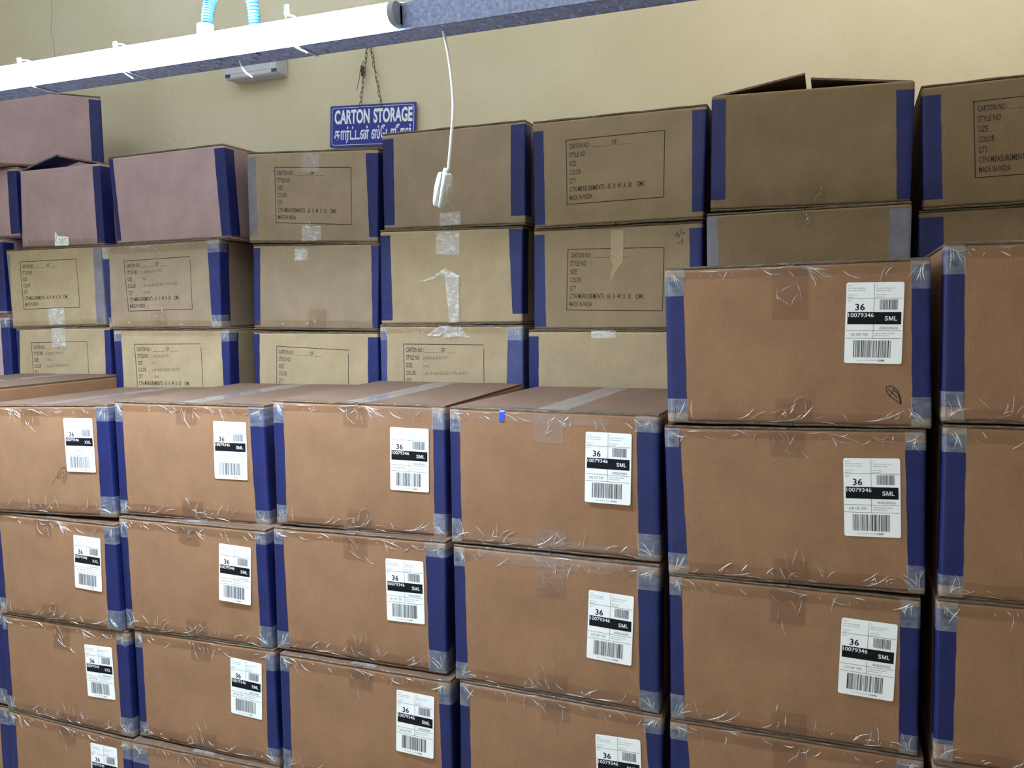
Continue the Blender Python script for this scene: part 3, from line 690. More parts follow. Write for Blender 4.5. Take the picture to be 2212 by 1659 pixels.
for key, label in (('b4', 'brown carton whose top edge shows at the bottom, second stack from the left'),
                   ('e3', 'unlabelled strip of brown carton at the bottom edge, foot of the tall labelled stack'),
                   ('f0', 'right-edge brown front carton, topmost, rising higher than its neighbour stack'),
                   ('f1', 'right-edge brown front carton with scuffed blue corner tape, second from top'),
                   ('f2', 'right-edge brown front carton with creased clear film at its corner, third from top')):
    CT[key] = carton(key, label, K_FRONT, G1, 'tbp', tabs(.3) if key in ('b4', 'e3') else (), bulge=.002, topmat=K_TOP)
# more cartons seen only as slivers, and the ones below the frame that carry the stacks
CT['z1'] = carton(None, 'brown carton at far left, only its lid and right side in view', K_FRONT, G1, 't', (), p=[-1.835, .03, 1.3785, .065, 0, 0, .49, .347], depth=.61, topmat=K_TOP)
CT['z3'] = carton(None, 'brown carton sliver at the left edge, its blue corner tape beside the third XXL carton', K_FRONT, G1, 'tbp', (), p=[-1.748, .012, .742, 0, 0, 0, .486, .302], topmat=K_TOP)
CT['z4'] = carton(None, 'brown carton sliver at the lower left corner with blue corner tape', K_FRONT, G1, 'tbp', (), p=[-1.748, .012, .434, 0, 0, 0, .486, .302], topmat=K_TOP)
CT['f3'] = carton(None, 'brown carton sliver at the lower right corner of the picture', K_FRONT, G1, 'tb', (), p=[1.256, -.03, .754, .01, 0, 0, .49, .299], topmat=K_TOP)
HG = 'cartons below the picture carrying the stacks'
HL = 'plain brown carton standing below the picture under the visible stacks'
def hidden(x, y, z0, z1, n, m=K_FRONT):
    hh = (z1-z0)/n
    for k in range(n):
        carton(None, HL, m, HG, depth=.65 if y > .3 else .60, p=[x, y, z0+hh*(k+.5), 0, 0, 0, .482, hh-.001], simple_=True)
CT['z2'] = carton(None, 'brown carton just beyond the left edge under the lid seen at far left', K_FRONT, G1, 'tbp', (), p=[-1.75, .014, 1.049, 0, 0, 0, .486, .302], topmat=K_TOP)
for x, zt, n in ((-1.748, .280, 1), (-1.2527, .275, 1), (-.753, .278, 1), (-.245, .596, 2), (.253, .593, 2), (.753, .588, 2), (1.256, .602, 2)):
    hidden(x, .005, FLOORZ, zt, n)

# pen marks and bits on the front cartons
C, R_ = CT['e0']; bm = bmesh.new(); f = C.face(.0005)
quadstrip(bm, sp2([(.1691, -.0804), (.1787, -.0795), (.1892, -.089), (.1945, -.1127), (.1850, -.1060), (.1740, -.0970), (.1691, -.0865), (.1691, -.0804)]), .0014, f)
quadstrip(bm, sp2([(.1800, -.0830), (.1900, -.0960), (.1938, -.1140)]), .0016, f); quadstrip(bm, [(.1724, -.0850), (.1880, -.1010)], .0013, f); quadstrip(bm, [(.1757, -.0975), (.1820, -.0860)], .0013, f)
link('pen_mark', bm, MARKER, R_)
C, R_ = CT['a1']; bm = bmesh.new(); f = C.face(.0005)
quadstrip(bm, sp2([(.0281, -.0713), (.0491, -.0465), (.0662, -.0246), (.0790, -.0195), (.0853, -.0300), (.0815, -.0480), (.0744, -.0618), (.0700, -.0560), (.0760, -.0400), (.0700, -.0330), (.0560, -.0440), (.0510, -.0510), (.0620, -.0500), (.0644, -.0434)]), .0011, f)
link('pen_mark', bm, MARKER, R_)
C, R_ = CT['d1']; bm = bmesh.new(); V = []
for (y, z) in ((-.0016, .1290), (-.0016, .1400), (-.0016, .1500), (.0012, .1540), (.018, .1545)):
    V.append([bm.verts.new(C.dfm(x, y, z)) for x in (-.1195+(z-.129)*.1, -.1075+(z-.129)*.1)])
for i in range(4): bm.faces.new((V[i][0], V[i][1], V[i+1][1], V[i+1][0]))
o = link('tape_mark', bm, BRIGHT, R_); o['label'] = 'short bright blue tape mark'

# ------------------------------------------------------------------ rear cartons
G2 = 'older cartons in the rear stacks against the wall'
RB = [
 ('B1_1', 'open pinkish carton with white torn sticker, its dark flaps tented upward', dict(kraftm=K_PINK, open_top=True, tapes='b', nwr=.2)),
 ('B1_2', 'pale carton with blank carton form and grey corner tape, under the open pinkish carton', dict(kraftm=K_BACK, tapes='b', tcols=(GREYT, GREYT), stencil={}, tabs=((-.044, .041, -.142, -.080, 's'),), nwr=.3)),
 ('B1_3', 'tan carton with handwritten XL form, leftmost rear carton showing print above the front lids', dict(kraftm=K_BACK, tapes='', stencil=dict(hand=((1, '10053491', .29), (2, 'XL', .08), (3, 'LIGHT MARIGOLD', .40))), tabs=((-.047, .023, .078, .150, 's'),))),
 ('B2_1', 'plain pinkish closed carton turned slightly, topmost left of the storage sign', dict(kraftm=K_PINK, tapes='', nwr=.2)),
 ('B2_2', 'taped carton with handwritten size S form, under the plain pinkish closed carton', dict(kraftm=K_BACK2, tapes='tbp', stencil=dict(hand=((1, '10062670', .29), (2, 'S', .04), (3, 'SUNKISSED PLAID', .53), (4, '36', .09)), gap_right=True), tabs=((-.052, .019, -.143, -.085, 'c'),), nwr=.5)),
 ('B2_3', 'taped carton with handwritten size L form, third down in its rear stack', dict(kraftm=K_BACK, tapes='tTp', stencil=dict(hand=((1, '10062670', .24), (2, 'L', .04), (3, 'SUNKISSED PLAID', .40), (4, '36', .08)), gap_right=True), nwr=.5)),
 ('B3_1', 'carton with blank thin-lined form standing right below the sign', dict(kraftm=K_BACK2, tapes='', tcols=(GREYT, BLUE), stencil={}, tabs=((-.033, .033, .080, .141, 'w'), (-.036, .038, -.143, -.095, 's')), nwr=.4)),
 ('B3_2', 'plain ribbed carton without print, second down below the sign', dict(kraftm=K_BACK2, tapes='bP', tabs=((-.075, -.025, .090, .128, 's'), (-.020, .050, -.137, -.075, 'c')), nwr=.3)),
 ('B3_3', 'carton with blank form cut off by the front lids, third down below the sign', dict(kraftm=K_BACK, tapes='', stencil=dict(gap_right=True))),
 ('B4_1', 'plain tan carton behind the hanging switch, covering the corner of the sign', dict(kraftm=K_BACK2, tapes='', tabs=((-.042, .029, -.146, -.108, 's'),))),
 ('B4_2', 'ribbed carton with torn clear tape hanging down its middle', dict(kraftm=K_BACK, tapes='', tabs=((-.043, .035, .070, .140, 's'),))),
 ('B4_3', 'carton with handwritten size m form and pale corner tape, under the torn-tape carton', dict(kraftm=K_BACK, tapes='tTp', tcols=(BLUE2, BLUE2), stencil=dict(hand=((1, '10062670', .28), (2, 'm', .05), (3, 'SUNKISSED PLAID', .52)), gap_right=True), nwr=.6)),
 ('B5_1', 'carton with bold blank carton form, topmost between the switch and the open carton', dict(kraftm=K_TAN, tapes='', stencil={}, nwr=.3)),
 ('B5_2', 'carton with blank form and black pen letters at upper right', dict(kraftm=K_TAN, tapes='', stencil={}, nwr=.3)),
 ('B5_3', 'ribbed plain carton just above the lid of the carton with the blue tape mark', dict(kraftm=K_BACK, tapes='', tabs=((-.050, .023, .128, .150, 's'),))),
 ('B6_1', 'open plain carton with two dark flaps sticking up, top right', dict(kraftm=K_OLIVE, open_top=True, tapes='', tabs=((-.024, .049, -.142, -.095, 'c'),), nwr=.5)),
 ('B6_2', 'faded carton with greyish edge tape, under the open top right carton', dict(kraftm=K_OLIVE, tapes='', tcols=(GREYT, GREYT), tabs=((-.022, .021, .100, .146, 'c'),), nwr=.5)),
 ('B7_1', 'carton with partly visible carton form at the top right edge', dict(kraftm=K_OLIVE, tapes='', stencil={})),
 ('B7_2', 'carton under the top right edge one, mostly hidden by the front right carton', dict(kraftm=K_OLIVE, tapes='')),
]
for key, label, kw in RB:
    CT[key] = carton(key, label, group=G2, bulge=.001, seam=False, **kw)
CT['B0_0'] = carton(None, 'dark plain carton at far left top, tucked under the perforated tray', K_PINK, G2, '', (), p=[-2.1655, .7675, 2.512, math.radians(47), 0, 0, .50, .295], depth=.44, seam=False)
CT['B0_1'] = carton(None, 'plain shaded carton at the left edge, carrying the far left top one', K_PINK, G2, '', (), p=[-2.448, .71, 2.221, 0, 0, 0, .49, .274], seam=False)
CT['B0_2'] = carton(None, 'carton sliver at the left edge beside the pale carton with grey tape', K_PINK, G2, 'b', (), p=[-2.492, .668, 1.929, 0, 0, 0, .486, .300], seam=False)
CT['B0_3'] = carton(None, 'carton sliver at the left edge with shiny clear tape on top of its blue edge', K_PINK, G2, 'tp', (), p=[-2.474, .662, 1.624, 0, 0, 0, .486, .300], seam=False)
for x, y, zt in ((-2.474, .66, 1.473), (-1.956, .663, 1.423), (-1.377, .615, 1.415), (-.809, .654, 1.402), (-.308, .653, 1.420), (.205, .645, 1.402), (.742, .64, 1.717), (1.256, .65, 1.698)):
    hidden(x, y+.01, FLOORZ, zt, 5 if zt < 1.6 else 6, K_BACK)

def scrap(C, root, name, pts, mat, lab=None, off=.0012):
    bm = bmesh.new(); f = bm.faces.new([bm.verts.new(C.dfm(x, -off, z)) for x, z in pts])
    bmesh.ops.triangulate(bm, faces=[f]); o = link(name, bm, mat, root)
    if lab: o['label'] = lab
C, R_ = CT['B1_1']
scrap(C, R_, 'sticker', [(-.0379, -.1450), (.0419, -.1450), (.0443, -.1132), (-.0150, -.1080), (-.0240, -.0990), (-.0337, -.0910)], PAPER, 'torn white sticker')
bm = bmesh.new(); f = C.face(.0016)
for st in ([(-.030, -.100), (-.022, -.112), (-.033, -.125), (-.018, -.135)], [(-.012, -.140), (-.006, -.118), (.004, -.138), (.010, -.116), (.014, -.138)], [(.018, -.120), (.030, -.118), (.024, -.130), (.034, -.138)]):
    quadstrip(bm, sp2(st), .0016, f)
link('handwriting', bm, PENCIL, R_)
C, R_ = CT['B5_2']; bm = bmesh.new(); f = C.face(.0005)
for st in ([(.1720, .1080), (.1765, .1230), (.1800, .1080)], [(.1735, .1140), (.1800, .1150)], [(.1815, .1060), (.1900, .1320)], [(.1890, .1200), (.1915, .1160), (.1935, .1200), (.1960, .1165), (.1990, .1215)],
           [(.1800, .0960), (.1790, .0900), (.1850, .0920)], [(.1880, .1010), (.1870, .0950), (.1930, .0960)], [(.1925, .1040), (.1920, .0860)]):
    quadstrip(bm, sp2(st, 3), .0014, f)
link('pen_mark', bm, MARKER, R_)
C, R_ = CT['B5_2']; scrap(C, R_, 'paper_strip', [(-.012, -.010), (.010, .030), (.024, .045), (.026, .135), (-.012, .137)], K_BACK, 'pale paper tape strip', .0008)
# torn hanging tape on B4_2
C, R_ = CT['B4_2']; bm = bmesh.new(); rn = random.Random(5)
def sheet(pl, pr, n=9, amp=.006):
    V = []
    for i in range(n+1):
        t = i/n; a = Vector(pl[0]).lerp(Vector(pl[1]), t); b = Vector(pr[0]).lerp(Vector(pr[1]), t); row = []
        for j in range(6):
            q = a.lerp(b, j/5); row.append(bm.verts.new(C.dfm(q.x, -.002-amp*abs(math.sin(j*1.3+i*.5))*rn.uniform(.5, 1), q.y)))
        V.append(row)
    for i in range(n):
        for j in range(5):
            f = bm.faces.new((V[i][j], V[i][j+1], V[i+1][j+1], V[i+1][j])); f.smooth = True
sheet([(-.012, .012), (.002, -.143)], [(.036, .002), (.036, -.143)])
sheet([(-.048, .006), (-.012, .026)], [(.012, -.004), (.040, .000)], 5, .010)
sheet([(-.100, -.012), (-.040, .006)], [(-.098, -.017), (-.036, -.003)], 5, .004)
o = link('torn_tape', bm, SHINY, R_); o['label'] = 'strip of torn clear tape hanging down the middle'
# crumpled film under it, on B4_3
C, R_ = CT['B4_3']; bm = bmesh.new()
sheet([(-.075, .120), (-.030, .150)], [(-.030, .118), (.010, .150)], 5, .008)
sheet([(-.020, .112), (-.010, .148)], [(.035, .118), (.030, .148)], 5, .010)
sheet([(.030, .120), (.035, .148)], [(.075, .112), (.045, .146)], 4, .006)
link('crumpled_tape', bm, SHINY, R_)

# tented flaps of the two open cartons
FLAPIN = simple('flap_inside', (84, 62, 52), .8, .2, nscale=30, namp=.1)
def tent(C, R_, side, rise, reach, d0, d1, inm, t=.005):
    bm = bmesh.new(); h2 = C.h/2; V = []
    for y in (d0, d1):
        x0 = side*(C.w/2-.004); x1 = x0-side*reach; r1 = rise if y == d0 else rise*.8
        for (x, z) in ((x0, h2-.001), (x1, h2+r1), (x1, h2+r1+t), (x0, h2+t-.001)): V.append(bm.verts.new(C.dfm(x, y, z)))
    for k in range(4):
        f = bm.faces.new((V[k], V[(k+1) % 4], V[4+(k+1) % 4], V[4+k])); f.material_index = 0 if k == 0 else 1
    bm.faces.new(V[:4][::-1]).material_index = 2; bm.faces.new(V[4:]).material_index = 2
    bmesh.ops.recalc_face_normals(bm, faces=bm.faces)
    o = link('raised_flap', bm, [inm, K_OLIVE, EDGE], R_); o['label'] = 'dark raised lid flap'
C, R_ = CT['B6_1']; tent(C, R_, -1, .040, .230, .02, .62, FLAPIN); tent(C, R_, 1, .027, .240, .02, .62, FLAPIN)
C, R_ = CT['B1_1']; tent(C, R_, -1, .045, .225, .005, .10, BLUE, .006); tent(C, R_, 1, .040, .235, .005, .12, BLUE, .006)

# ------------------------------------------------------------------ perforated cable tray
TY0, TY1, TZ0, TZ1 = -.300, -.232, 2.288, 2.338
tray = thing('cable_tray', 'galvanised perforated metal cable tray crossing above the cartons', 'cable tray', (0, (TY0+TY1)/2, TZ0))
def tr_(o): o.location = (-0, -(TY0+TY1)/2, -TZ0); return o
bm = bmesh.new()
rows = 3; cw = .046; ry = (TY1-TY0-.006)/rows; t = .0018
for r in range(rows):
    ya = TY0+.003+r*ry; yb = ya+ry; sh = (r % 2)*cw/2
    n = int(6.2/cw)
    for k in range(n):
        xa = -3.1+sh+k*cw; xb = xa+cw; cx, cy = (xa+xb)/2, (ya+yb)/2
        hw, hl = .0055, .0088
        slot = []
        for q in range(12):
            a = 2*PI*q/12; slot.append((cx+hw*math.cos(a), cy+(hl-hw)*(1 if math.sin(a) > .01 else (-1 if math.sin(a) < -.01 else 0))+hw*math.sin(a)))
        # outer ring: project each slot vertex outward to the cell rectangle
        ring = []
        for q in range(12):
            a = 2*PI*q/12; dx, dy = math.cos(a), math.sin(a)
            s = min((cw/2)/abs(dx) if abs(dx) > 1e-6 else 9, (ry/2)/abs(dy) if abs(dy) > 1e-6 else 9); ring.append((cx+dx*s, cy+dy*s))
        vi = [bm.verts.new((a, b, TZ0)) for a, b in slot]; vo = [bm.verts.new((a, b, TZ0)) for a, b in ring]
        for q in range(12): bm.faces.new((vi[q], vi[(q+1) % 12], vo[(q+1) % 12], vo[q]))
        # fill the four corners of the cell
        for (px, py) in ((xb, yb), (xa, yb), (xa, ya), (xb, ya)):
            ang = math.atan2(py-cy, px-cx) % (2*PI); q = int(ang/(2*PI/12)) % 12
            bm.faces.new((vo[q], bm.verts.new((px, py, TZ0)), vo[(q+1) % 12]))
bmesh.ops.remove_doubles(bm, verts=bm.verts, dist=1e-5)
r_ = bmesh.ops.extrude_face_region(bm, geom=list(bm.faces))
for v in [g for g in r_['geom'] if isinstance(g, bmesh.types.BMVert)]: v.co.z += t
bmesh.ops.recalc_face_normals(bm, faces=bm.faces)
tr_(link('perforated_base', bm, GALV, tray))
for ys, y_ in ((TY0, -1), (TY1, 1)):
    bm = bmesh.new(); prof = [(0, 0), (0, TZ1-TZ0), (-y_*.010, TZ1-TZ0), (-y_*.010, TZ1-TZ0-.0018), (-y_*.0018, TZ1-TZ0-.0018), (-y_*.0018, .0018), (-y_*.004, .0018), (-y_*.004, 0)]
    A = [[bm.verts.new((x, ys+a, TZ0+b)) for a, b in prof] for x in (-3.1, 3.1)]
    for k in range(8): bm.faces.new((A[0][k], A[0][(k+1) % 8], A[1][(k+1) % 8], A[1][k]))
    bm.faces.new(A[0]); bm.faces.new(A[1][::-1]); bmesh.ops.recalc_face_normals(bm, faces=bm.faces)
    tr_(link('side_rail', bm, GALV, tray))
for x in (-2.2, 1.7):
    bm = bmesh.new(); tube(bm, [(x, (TY0+TY1)/2, TZ0), (x, (TY0+TY1)/2, 3.5)], .005); tr_(link('hanger_rod', bm, GALV, tray))

# ------------------------------------------------------------------ LED batten
def emis(name, col, st):
    m = bpy.data.materials.new(name); m.use_nodes = True; t = m.node_tree; t.nodes.clear()
    e = N(t, 'ShaderNodeEmission'); e.inputs[0].default_value = (*col, 1); e.inputs[1].default_value = st
    o = N(t, 'ShaderNodeOutputMaterial'); t.links.new(e.outputs[0], o.inputs[0]); return m
zc = 2.3130; rb = .0195; yc = TY0-.0185
def extr(bm, prof, x0, x1, mi=0):
    A = [[bm.verts.new((x, a, b)) for a, b in prof] for x in (x0, x1)]; n = len(prof)
    for k in range(n): f = bm.faces.new((A[0][k], A[0][(k+1) % n], A[1][(k+1) % n], A[1][k])); f.material_index = mi
    for f in (A[0], A[1][::-1]): bm.faces.new(f).material_index = mi
    bmesh.ops.recalc_face_normals(bm, faces=bm.faces)
LED = emis('led_glow', (.68, .84, 1.0), TUBE_STRENGTH); CAPM = simple('cap_grey', (150, 156, 168), .5)
def batten(BX0, BX1, label):
    bt = thing('batten_light', label, 'light fixture', ((BX0+BX1)/2, TY0-.015, 2.296))
    def bt_(o): o.location = (-(BX0+BX1)/2, -(TY0-.015), -2.296); return o
    prof = [(yc-.0195*math.cos(a), zc+rb*math.sin(a)) for a in [math.radians(124-248*k/18) for k in range(19)]]
    bm = bmesh.new(); extr(bm, prof, BX0+.012, BX1-.012); bt_(link('diffuser', bm, LED, bt))
    bm = bmesh.new(); extr(bm, [(TY0-.0005, zc-.0165), (TY0-.0005, zc+.0165), (TY0-.0085, zc+.0165), (TY0-.0085, zc-.0165)], BX0, BX1); bt_(link('housing', bm, PLAST2, bt))
    for xa, xb in ((BX0, BX0+.012), (BX1-.012, BX1)):
        bm = bmesh.new(); extr(bm, [(TY0-.0005, zc-.0215), (TY0-.0005, zc+.0215)]+[(a-.001, (b-zc)*1.05+zc) for a, b in prof if a < yc+.002], xa, xb); bt_(link('end_cap', bm, CAPM, bt))
batten(-1.145, .065, 'glowing white LED batten light strapped to the side of the perforated tray')
batten(-2.40, -1.175, 'second glowing LED batten on the same tray, beyond the left edge of the picture')

# cable ties strapping batten and tray together
def tie(x, label, tail, up=0):
    bm = bmesh.new(); a, b, c, d = TY0-.036, TY1+.002, zc-rb-.012, TZ1+.003
    P = [(x, a, zc+.02), (x, a-.001, zc-.005), (x, a+.008, zc-rb-.004), (x, TY0, TZ0-.002), (x, b, TZ0-.002), (x, b, d), (x, TY0-.014, d), (x, a+.006, zc+rb+.004), (x, a, zc+.02)]
    for i in range(len(P)-1):
        p, q = Vector(P[i]), Vector(P[i+1]); n = Vector((.0015, 0, 0)); dr = (q-p).normalized(); nn = Vector((1, 0, 0)).cross(dr)*.0007
        V = [bm.verts.new(v) for v in (p-n-nn, p+n-nn, p+n+nn, p-n+nn, q-n-nn, q+n-nn, q+n+nn, q-n+nn)]
        for k in range(4): bm.faces.new((V[k], V[(k+1) % 4], V[4+(k+1) % 4], V[4+k]))
    bx(bm, (x, a+.004, zc+rb+.004+up), (.008, .006, .008+up))
    tube(bm, spline(tail, 5), .0016, 6)
    bmesh.ops.recalc_face_normals(bm, faces=bm.faces)
    o = link('cable_tie', bm, PLAST2); tag(o, label, 'cable tie', 'white cable ties strapping the batten to the tray')
# px 635 / 290 / 79 on the batten
tie(-.168, 'white cable tie with upright head, rightmost on the glowing batten', [(-.168, -.334, 2.296), (-.160, -.325, 2.280), (-.146, -.300, 2.272)], .010)
tie(-.600, 'white cable tie with drooping tail, middle of the glowing batten', [(-.600, -.334, 2.298), (-.590, -.325, 2.280), (-.578, -.310, 2.268)])
tie(-.880, 'white cable tie at the left part of the glowing batten', [(-.880, -.30, 2.288), (-.881, -.28, 2.286), (-.884, -.250, 2.286)])
bm = bmesh.new(); tube(bm, spline([(-.34, -.262, 2.300), (-.336, -.262, 2.284), (-.325, -.262, 2.266), (-.308, -.262, 2.253)], 5), .0017, 6)
o = link('cable_tie', bm, PLAST2); tag(o, 'loose cable tie tail hanging under the tray in front of the wall box', 'cable tie', 'white cable ties strapping the batten to the tray')

# ------------------------------------------------------------------ corrugated conduit and coupler
bm = bmesh.new()
path = spline([(-.422, -.258, 2.360), (-.423, -.252, 2.398), (-.418, -.246, 2.428), (-.392, -.242, 2.450), (-.350, -.240, 2.450), (-.322, -.240, 2.425), (-.314, -.240, 2.385), (-.312, -.242, 2.345), (-.312, -.250, 2.300)], 24)
rad = [.0112+.0016*math.sin(i*PI*.5*1.0) for i in range(len(path))]
tube(bm, path, .012, 12, radii=rad)
ho = link('corrugated_conduit', bm, HOSE); tag(ho, 'pale blue corrugated conduit looping up above the glowing batten', 'conduit')
cp = thing('pipe_coupler', 'white plastic pipe coupler at the foot of the blue conduit loop', 'pipe fitting', (-.422, -.262, TZ0+.002))
bm = bmesh.new()
def lathe(bm, cx, cy, prof, seg=20):
    R = [[bm.verts.new((cx+r*math.cos(2*PI*k/seg), cy+r*math.sin(2*PI*k/seg), z)) for k in range(seg)] for r, z in prof]
    for i in range(len(R)-1):
        for k in range(seg): f = bm.faces.new((R[i][k], R[i][(k+1) % seg], R[i+1][(k+1) % seg], R[i+1][k])); f.smooth = True
    bm.faces.new(R[0]); bm.faces.new(R[-1][::-1]); bmesh.ops.recalc_face_normals(bm, faces=bm.faces)
lathe(bm, 0, 0, [(.0160, .052), (.0172, .053), (.0172, .082), (.0160, .083)]); link('sleeve', bm, PLAST2, cp)
bm = bmesh.new(); lathe(bm, 0, 0, [(.0255, .0), (.0255, .028), (.0235, .042), (.0165, .052)]); link('base', bm, PLAST2, cp)

# ------------------------------------------------------------------ cord and inline switch
cord = [(.126, -.262, 2.345), (.127, -.262, 2.300), (.133, -.262, 2.275), (.140, -.26, 2.235), (.1455, -.26, 2.183), (.1465, -.26, 2.141), (.141, -.26, 2.090), (.136, -.26, 2.050), (.134, -.26, 2.034)]
cs = thing('switch_cord', 'white cord with inline rocker switch hanging from the tray', 'switch', (.12, -.26, 1.962))
def cs_(o): o.location = (-.12, .26, -1.962); return o
bm = bmesh.new(); tube(bm, spline(cord, 6), .0030, 8); cs_(link('cord', bm, PLAST2, cs))
RS = Euler((math.radians(3), math.radians(13), math.radians(-6))).to_matrix()
sw = Vector((.1235, -.26, 1.999))
def swb(prof, y0, y1, m, name, bev=.0018):
    bm = bmesh.new(); A = [[bm.verts.new((a, y, b)) for a, b in prof] for y in (y0, y1)]; n = len(prof)
    for k in range(n): bm.faces.new((A[0][k], A[0][(k+1) % n], A[1][(k+1) % n], A[1][k]))
    bm.faces.new(A[0]); bm.faces.new(A[1][::-1])
    bmesh.ops.bevel(bm, geom=list(bm.edges), offset=bev, segments=3, affect='EDGES')
    bmesh.ops.recalc_face_normals(bm, faces=bm.faces)
    for v in bm.verts: v.co.x *= .78; v.co = RS @ v.co + sw
    return cs_(link(name, bm, m, cs, True))
# profile in local x (thickness) / z (length); y = width
swb([(-.0012, .030), (-.0125, .028), (-.0175, .006), (-.0175, -.022), (-.0145, -.034), (-.0012, -.035)], -.0135, .0135, PLAST2, 'switch_back')
swb([(-.0004, .030), (.0125, .026), (.0130, -.006), (.0105, -.024), (.0080, -.036), (-.0004, -.036)], -.0135, .0135, PLAST, 'switch_front')
swb([(.0100, .012), (.0195, .009), (.0180, .000), (.0135, -.016), (.0090, -.018)], -.0070, .0070, PLAST, 'rocker', .002)
bm = bmesh.new(); bx(bm, (0, 0, 0), (.0012, .0272, .060)); 
for v in bm.verts: v.co = RS @ (v.co+Vector((-.0008, 0, -.003))) + sw
cs_(link('seam_line', bm, simple('seam_grey', (120, 128, 132), .6), cs))
bm = bmesh.new(); tube(bm, [RS @ Vector((-.001, 0, .026))+sw, RS @ Vector((-.001, 0, .038))+sw], .0052, 12, radii=[.0070, .0042]); cs_(link('cord_grip', bm, PLAST2, cs))

# ------------------------------------------------------------------ hanging sign on the wall
SY = 1.338; ctr = Vector((-.9605, SY, 2.5265)); sr = -.052
sg = thing('hanging_sign', 'blue hanging sign reading CARTON STORAGE in English and Tamil', 'sign', (ctr.x, SY, ctr.z-.0825))
def sp_(dy=0):
    ca, sa = math.cos(sr), math.sin(sr)
    return lambda x, z: Vector((x*ca-z*sa, dy, .0825+x*sa+z*ca))
SW, SH = .398, .167
def rrect(w_, h_, r, n=5):
    V = []
    for cx, cz, a0 in ((w_/2-r, h_/2-r, 0), (-w_/2+r, h_/2-r, 90), (-w_/2+r, -h_/2+r, 180), (w_/2-r, -h_/2+r, 270)):
        for k in range(n+1): a = math.radians(a0+90*k/n); V.append((cx+r*math.cos(a), cz+r*math.sin(a)))
    return V
bm = bmesh.new(); P = sp_(0); Pb = sp_(.004); V = rrect(SW, SH, .002, 2)
A = [bm.verts.new(P(*v)) for v in V]; Bv = [bm.verts.new(Pb(*v)) for v in V]; n = len(V)
for k in range(n): bm.faces.new((A[k], A[(k+1) % n], Bv[(k+1) % n], Bv[k]))
bm.faces.new(A); bm.faces.new(Bv[::-1]); bmesh.ops.recalc_face_normals(bm, faces=bm.faces); link('board', bm, SIGNB, sg)
bm = bmesh.new(); P = sp_(-.0006)
o_, i_ = rrect(SW-.016, SH-.016, .014), rrect(SW-.0195, SH-.0195, .0125)
A = [bm.verts.new(P(*v)) for v in o_]; Bv = [bm.verts.new(P(*v)) for v in i_]; n = len(o_)
for k in range(n): bm.faces.new((A[k], A[(k+1) % n], Bv[(k+1) % n], Bv[k]))
link('white_border', bm, WHITE, sg)
bm = bmesh.new()
text(bm, 'CARTON', -.178, .012, .0510, width=.166, bold=.036, place=P, res=4); text(bm, 'STORAGE', .006, .012, .0510, width=.178, bold=.036, place=P, res=4)
link('english_lettering', bm, WHITE, sg)
bm = bmesh.new()
TAM1 = '\u0b95\u0bbe\u0bb0\u0bcd\u0b9f\u0bcd\u0b9f\u0ba9\u0bcd'
TAM2 = '\u0bb8\u0bcd\u0b9f\u0bcb\u0bb0\u0bc7\u0b9c\u0bcd'
TAM2 = '\u0bb8\u0bcd' + '\u0bc7\u0b9f\u0bbe' + '\u0bc7\u0bb0' + '\u0b9c\u0bcd'
text(bm, TAM1, -.178, -.053, .043, width=.164, bold=.020, place=P, res=4); text(bm, TAM2, -.002, -.053, .043, width=.184, bold=.020, place=P, res=4)
link('tamil_lettering', bm, WHITE, sg)
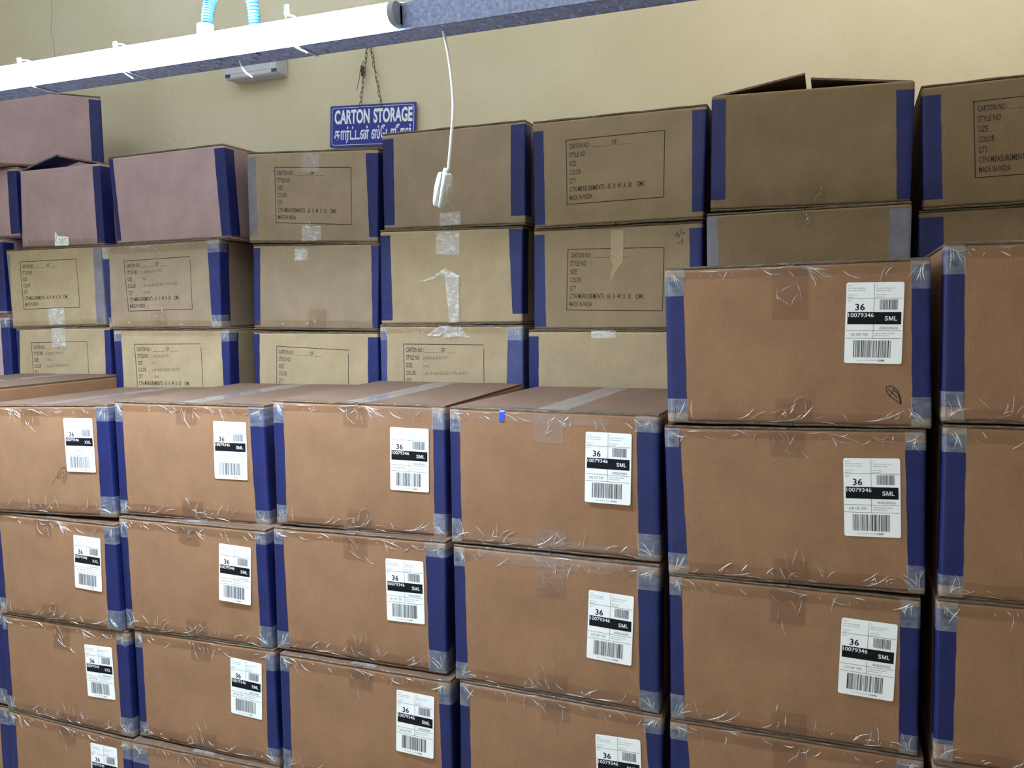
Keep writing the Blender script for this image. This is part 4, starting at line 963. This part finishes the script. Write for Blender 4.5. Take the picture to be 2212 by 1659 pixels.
def chain(p0, p1, name_label, n):
    bm = bmesh.new(); p0, p1 = Vector(p0), Vector(p1); d = (p1-p0)/n; u = d.normalized(); L = d.length
    for i in range(n):
        c = p0+d*(i+.5); ax = Vector((1, 0, 0)) if i % 2 == 0 else Vector((0, 1, 0)); ax = (ax-u*ax.dot(u)).normalized()
        wv = Vector((.0022*math.sin(i*2.2), 0, 0))
        pts = [c+wv+u*(L*.66*math.cos(2*PI*k/10))+ax*(.0048*math.sin(2*PI*k/10)) for k in range(11)]
        tube(bm, pts, .0012, 5, cap=False)
    bmesh.ops.recalc_face_normals(bm, faces=bm.faces)
    for v in bm.verts: v.co -= Vector((ctr.x, SY, ctr.z-.0825))
    return link('chain', bm, RUST, sg)
chain((-1.012, SY-.004, 2.603), (-.970, 1.343, 2.872), '', 14); chain((-.912, SY-.004, 2.598), (-.966, 1.343, 2.872), '', 14)
bm = bmesh.new(); rn = random.Random(9); org = Vector((ctr.x, SY, ctr.z-.0825))
for k in range(5):
    pts = [Vector((-.9965+rn.uniform(-.008, .008), 1.336+rn.uniform(-.004, .004), 2.765-.010*q))-org for q in range(5)]
    tube(bm, spline(pts, 3), .0028, 6)
tube(bm, spline([Vector(q)-org for q in ((-.990, 1.336, 2.785), (-1.006, 1.335, 2.750), (-1.012, 1.334, 2.715), (-1.026, 1.334, 2.670))], 4), .0013, 5)
link('wire_knot', bm, RUST, sg)
bm = bmesh.new(); tube(bm, [(-.968-org.x, 1.335-org.y, 2.873-org.z), (-.968-org.x, 1.362-org.y, 2.873-org.z)], .002, 6); link('nail', bm, RUST, sg)

# ------------------------------------------------------------------ wall box behind the tray
eb = thing('wall_junction_box', 'grey plastic junction box on the wall with blue square knockouts, half hidden by the tray', 'junction box', (-1.505, 1.32, 2.766))
bm = bmesh.new(); bx(bm, (0, 0, .075), (.264, .080, .150)); bmesh.ops.bevel(bm, geom=list(bm.edges), offset=.004, segments=2, affect='EDGES'); link('box_body', bm, BOXP, eb)
bm = bmesh.new(); bx(bm, (0, -.0005, .020), (.258, .0802, .0012)); link('cover_seam', bm, simple('seam_dark', (120, 120, 134), .6), eb)
for x in (-.118, .118):
    bm = bmesh.new(); bx(bm, (x, -.0402, .013), (.024, .004, .013)); o = link('knockout', bm, DARKB, eb); o['label'] = 'dark blue square knockout'
bm = bmesh.new(); bx(bm, (-.01, -.012, -.0012), (.062, .010, .0035)); bx(bm, (.02, .006, -.001), (.05, .004, .003)); link('clip', bm, BOXP, eb)
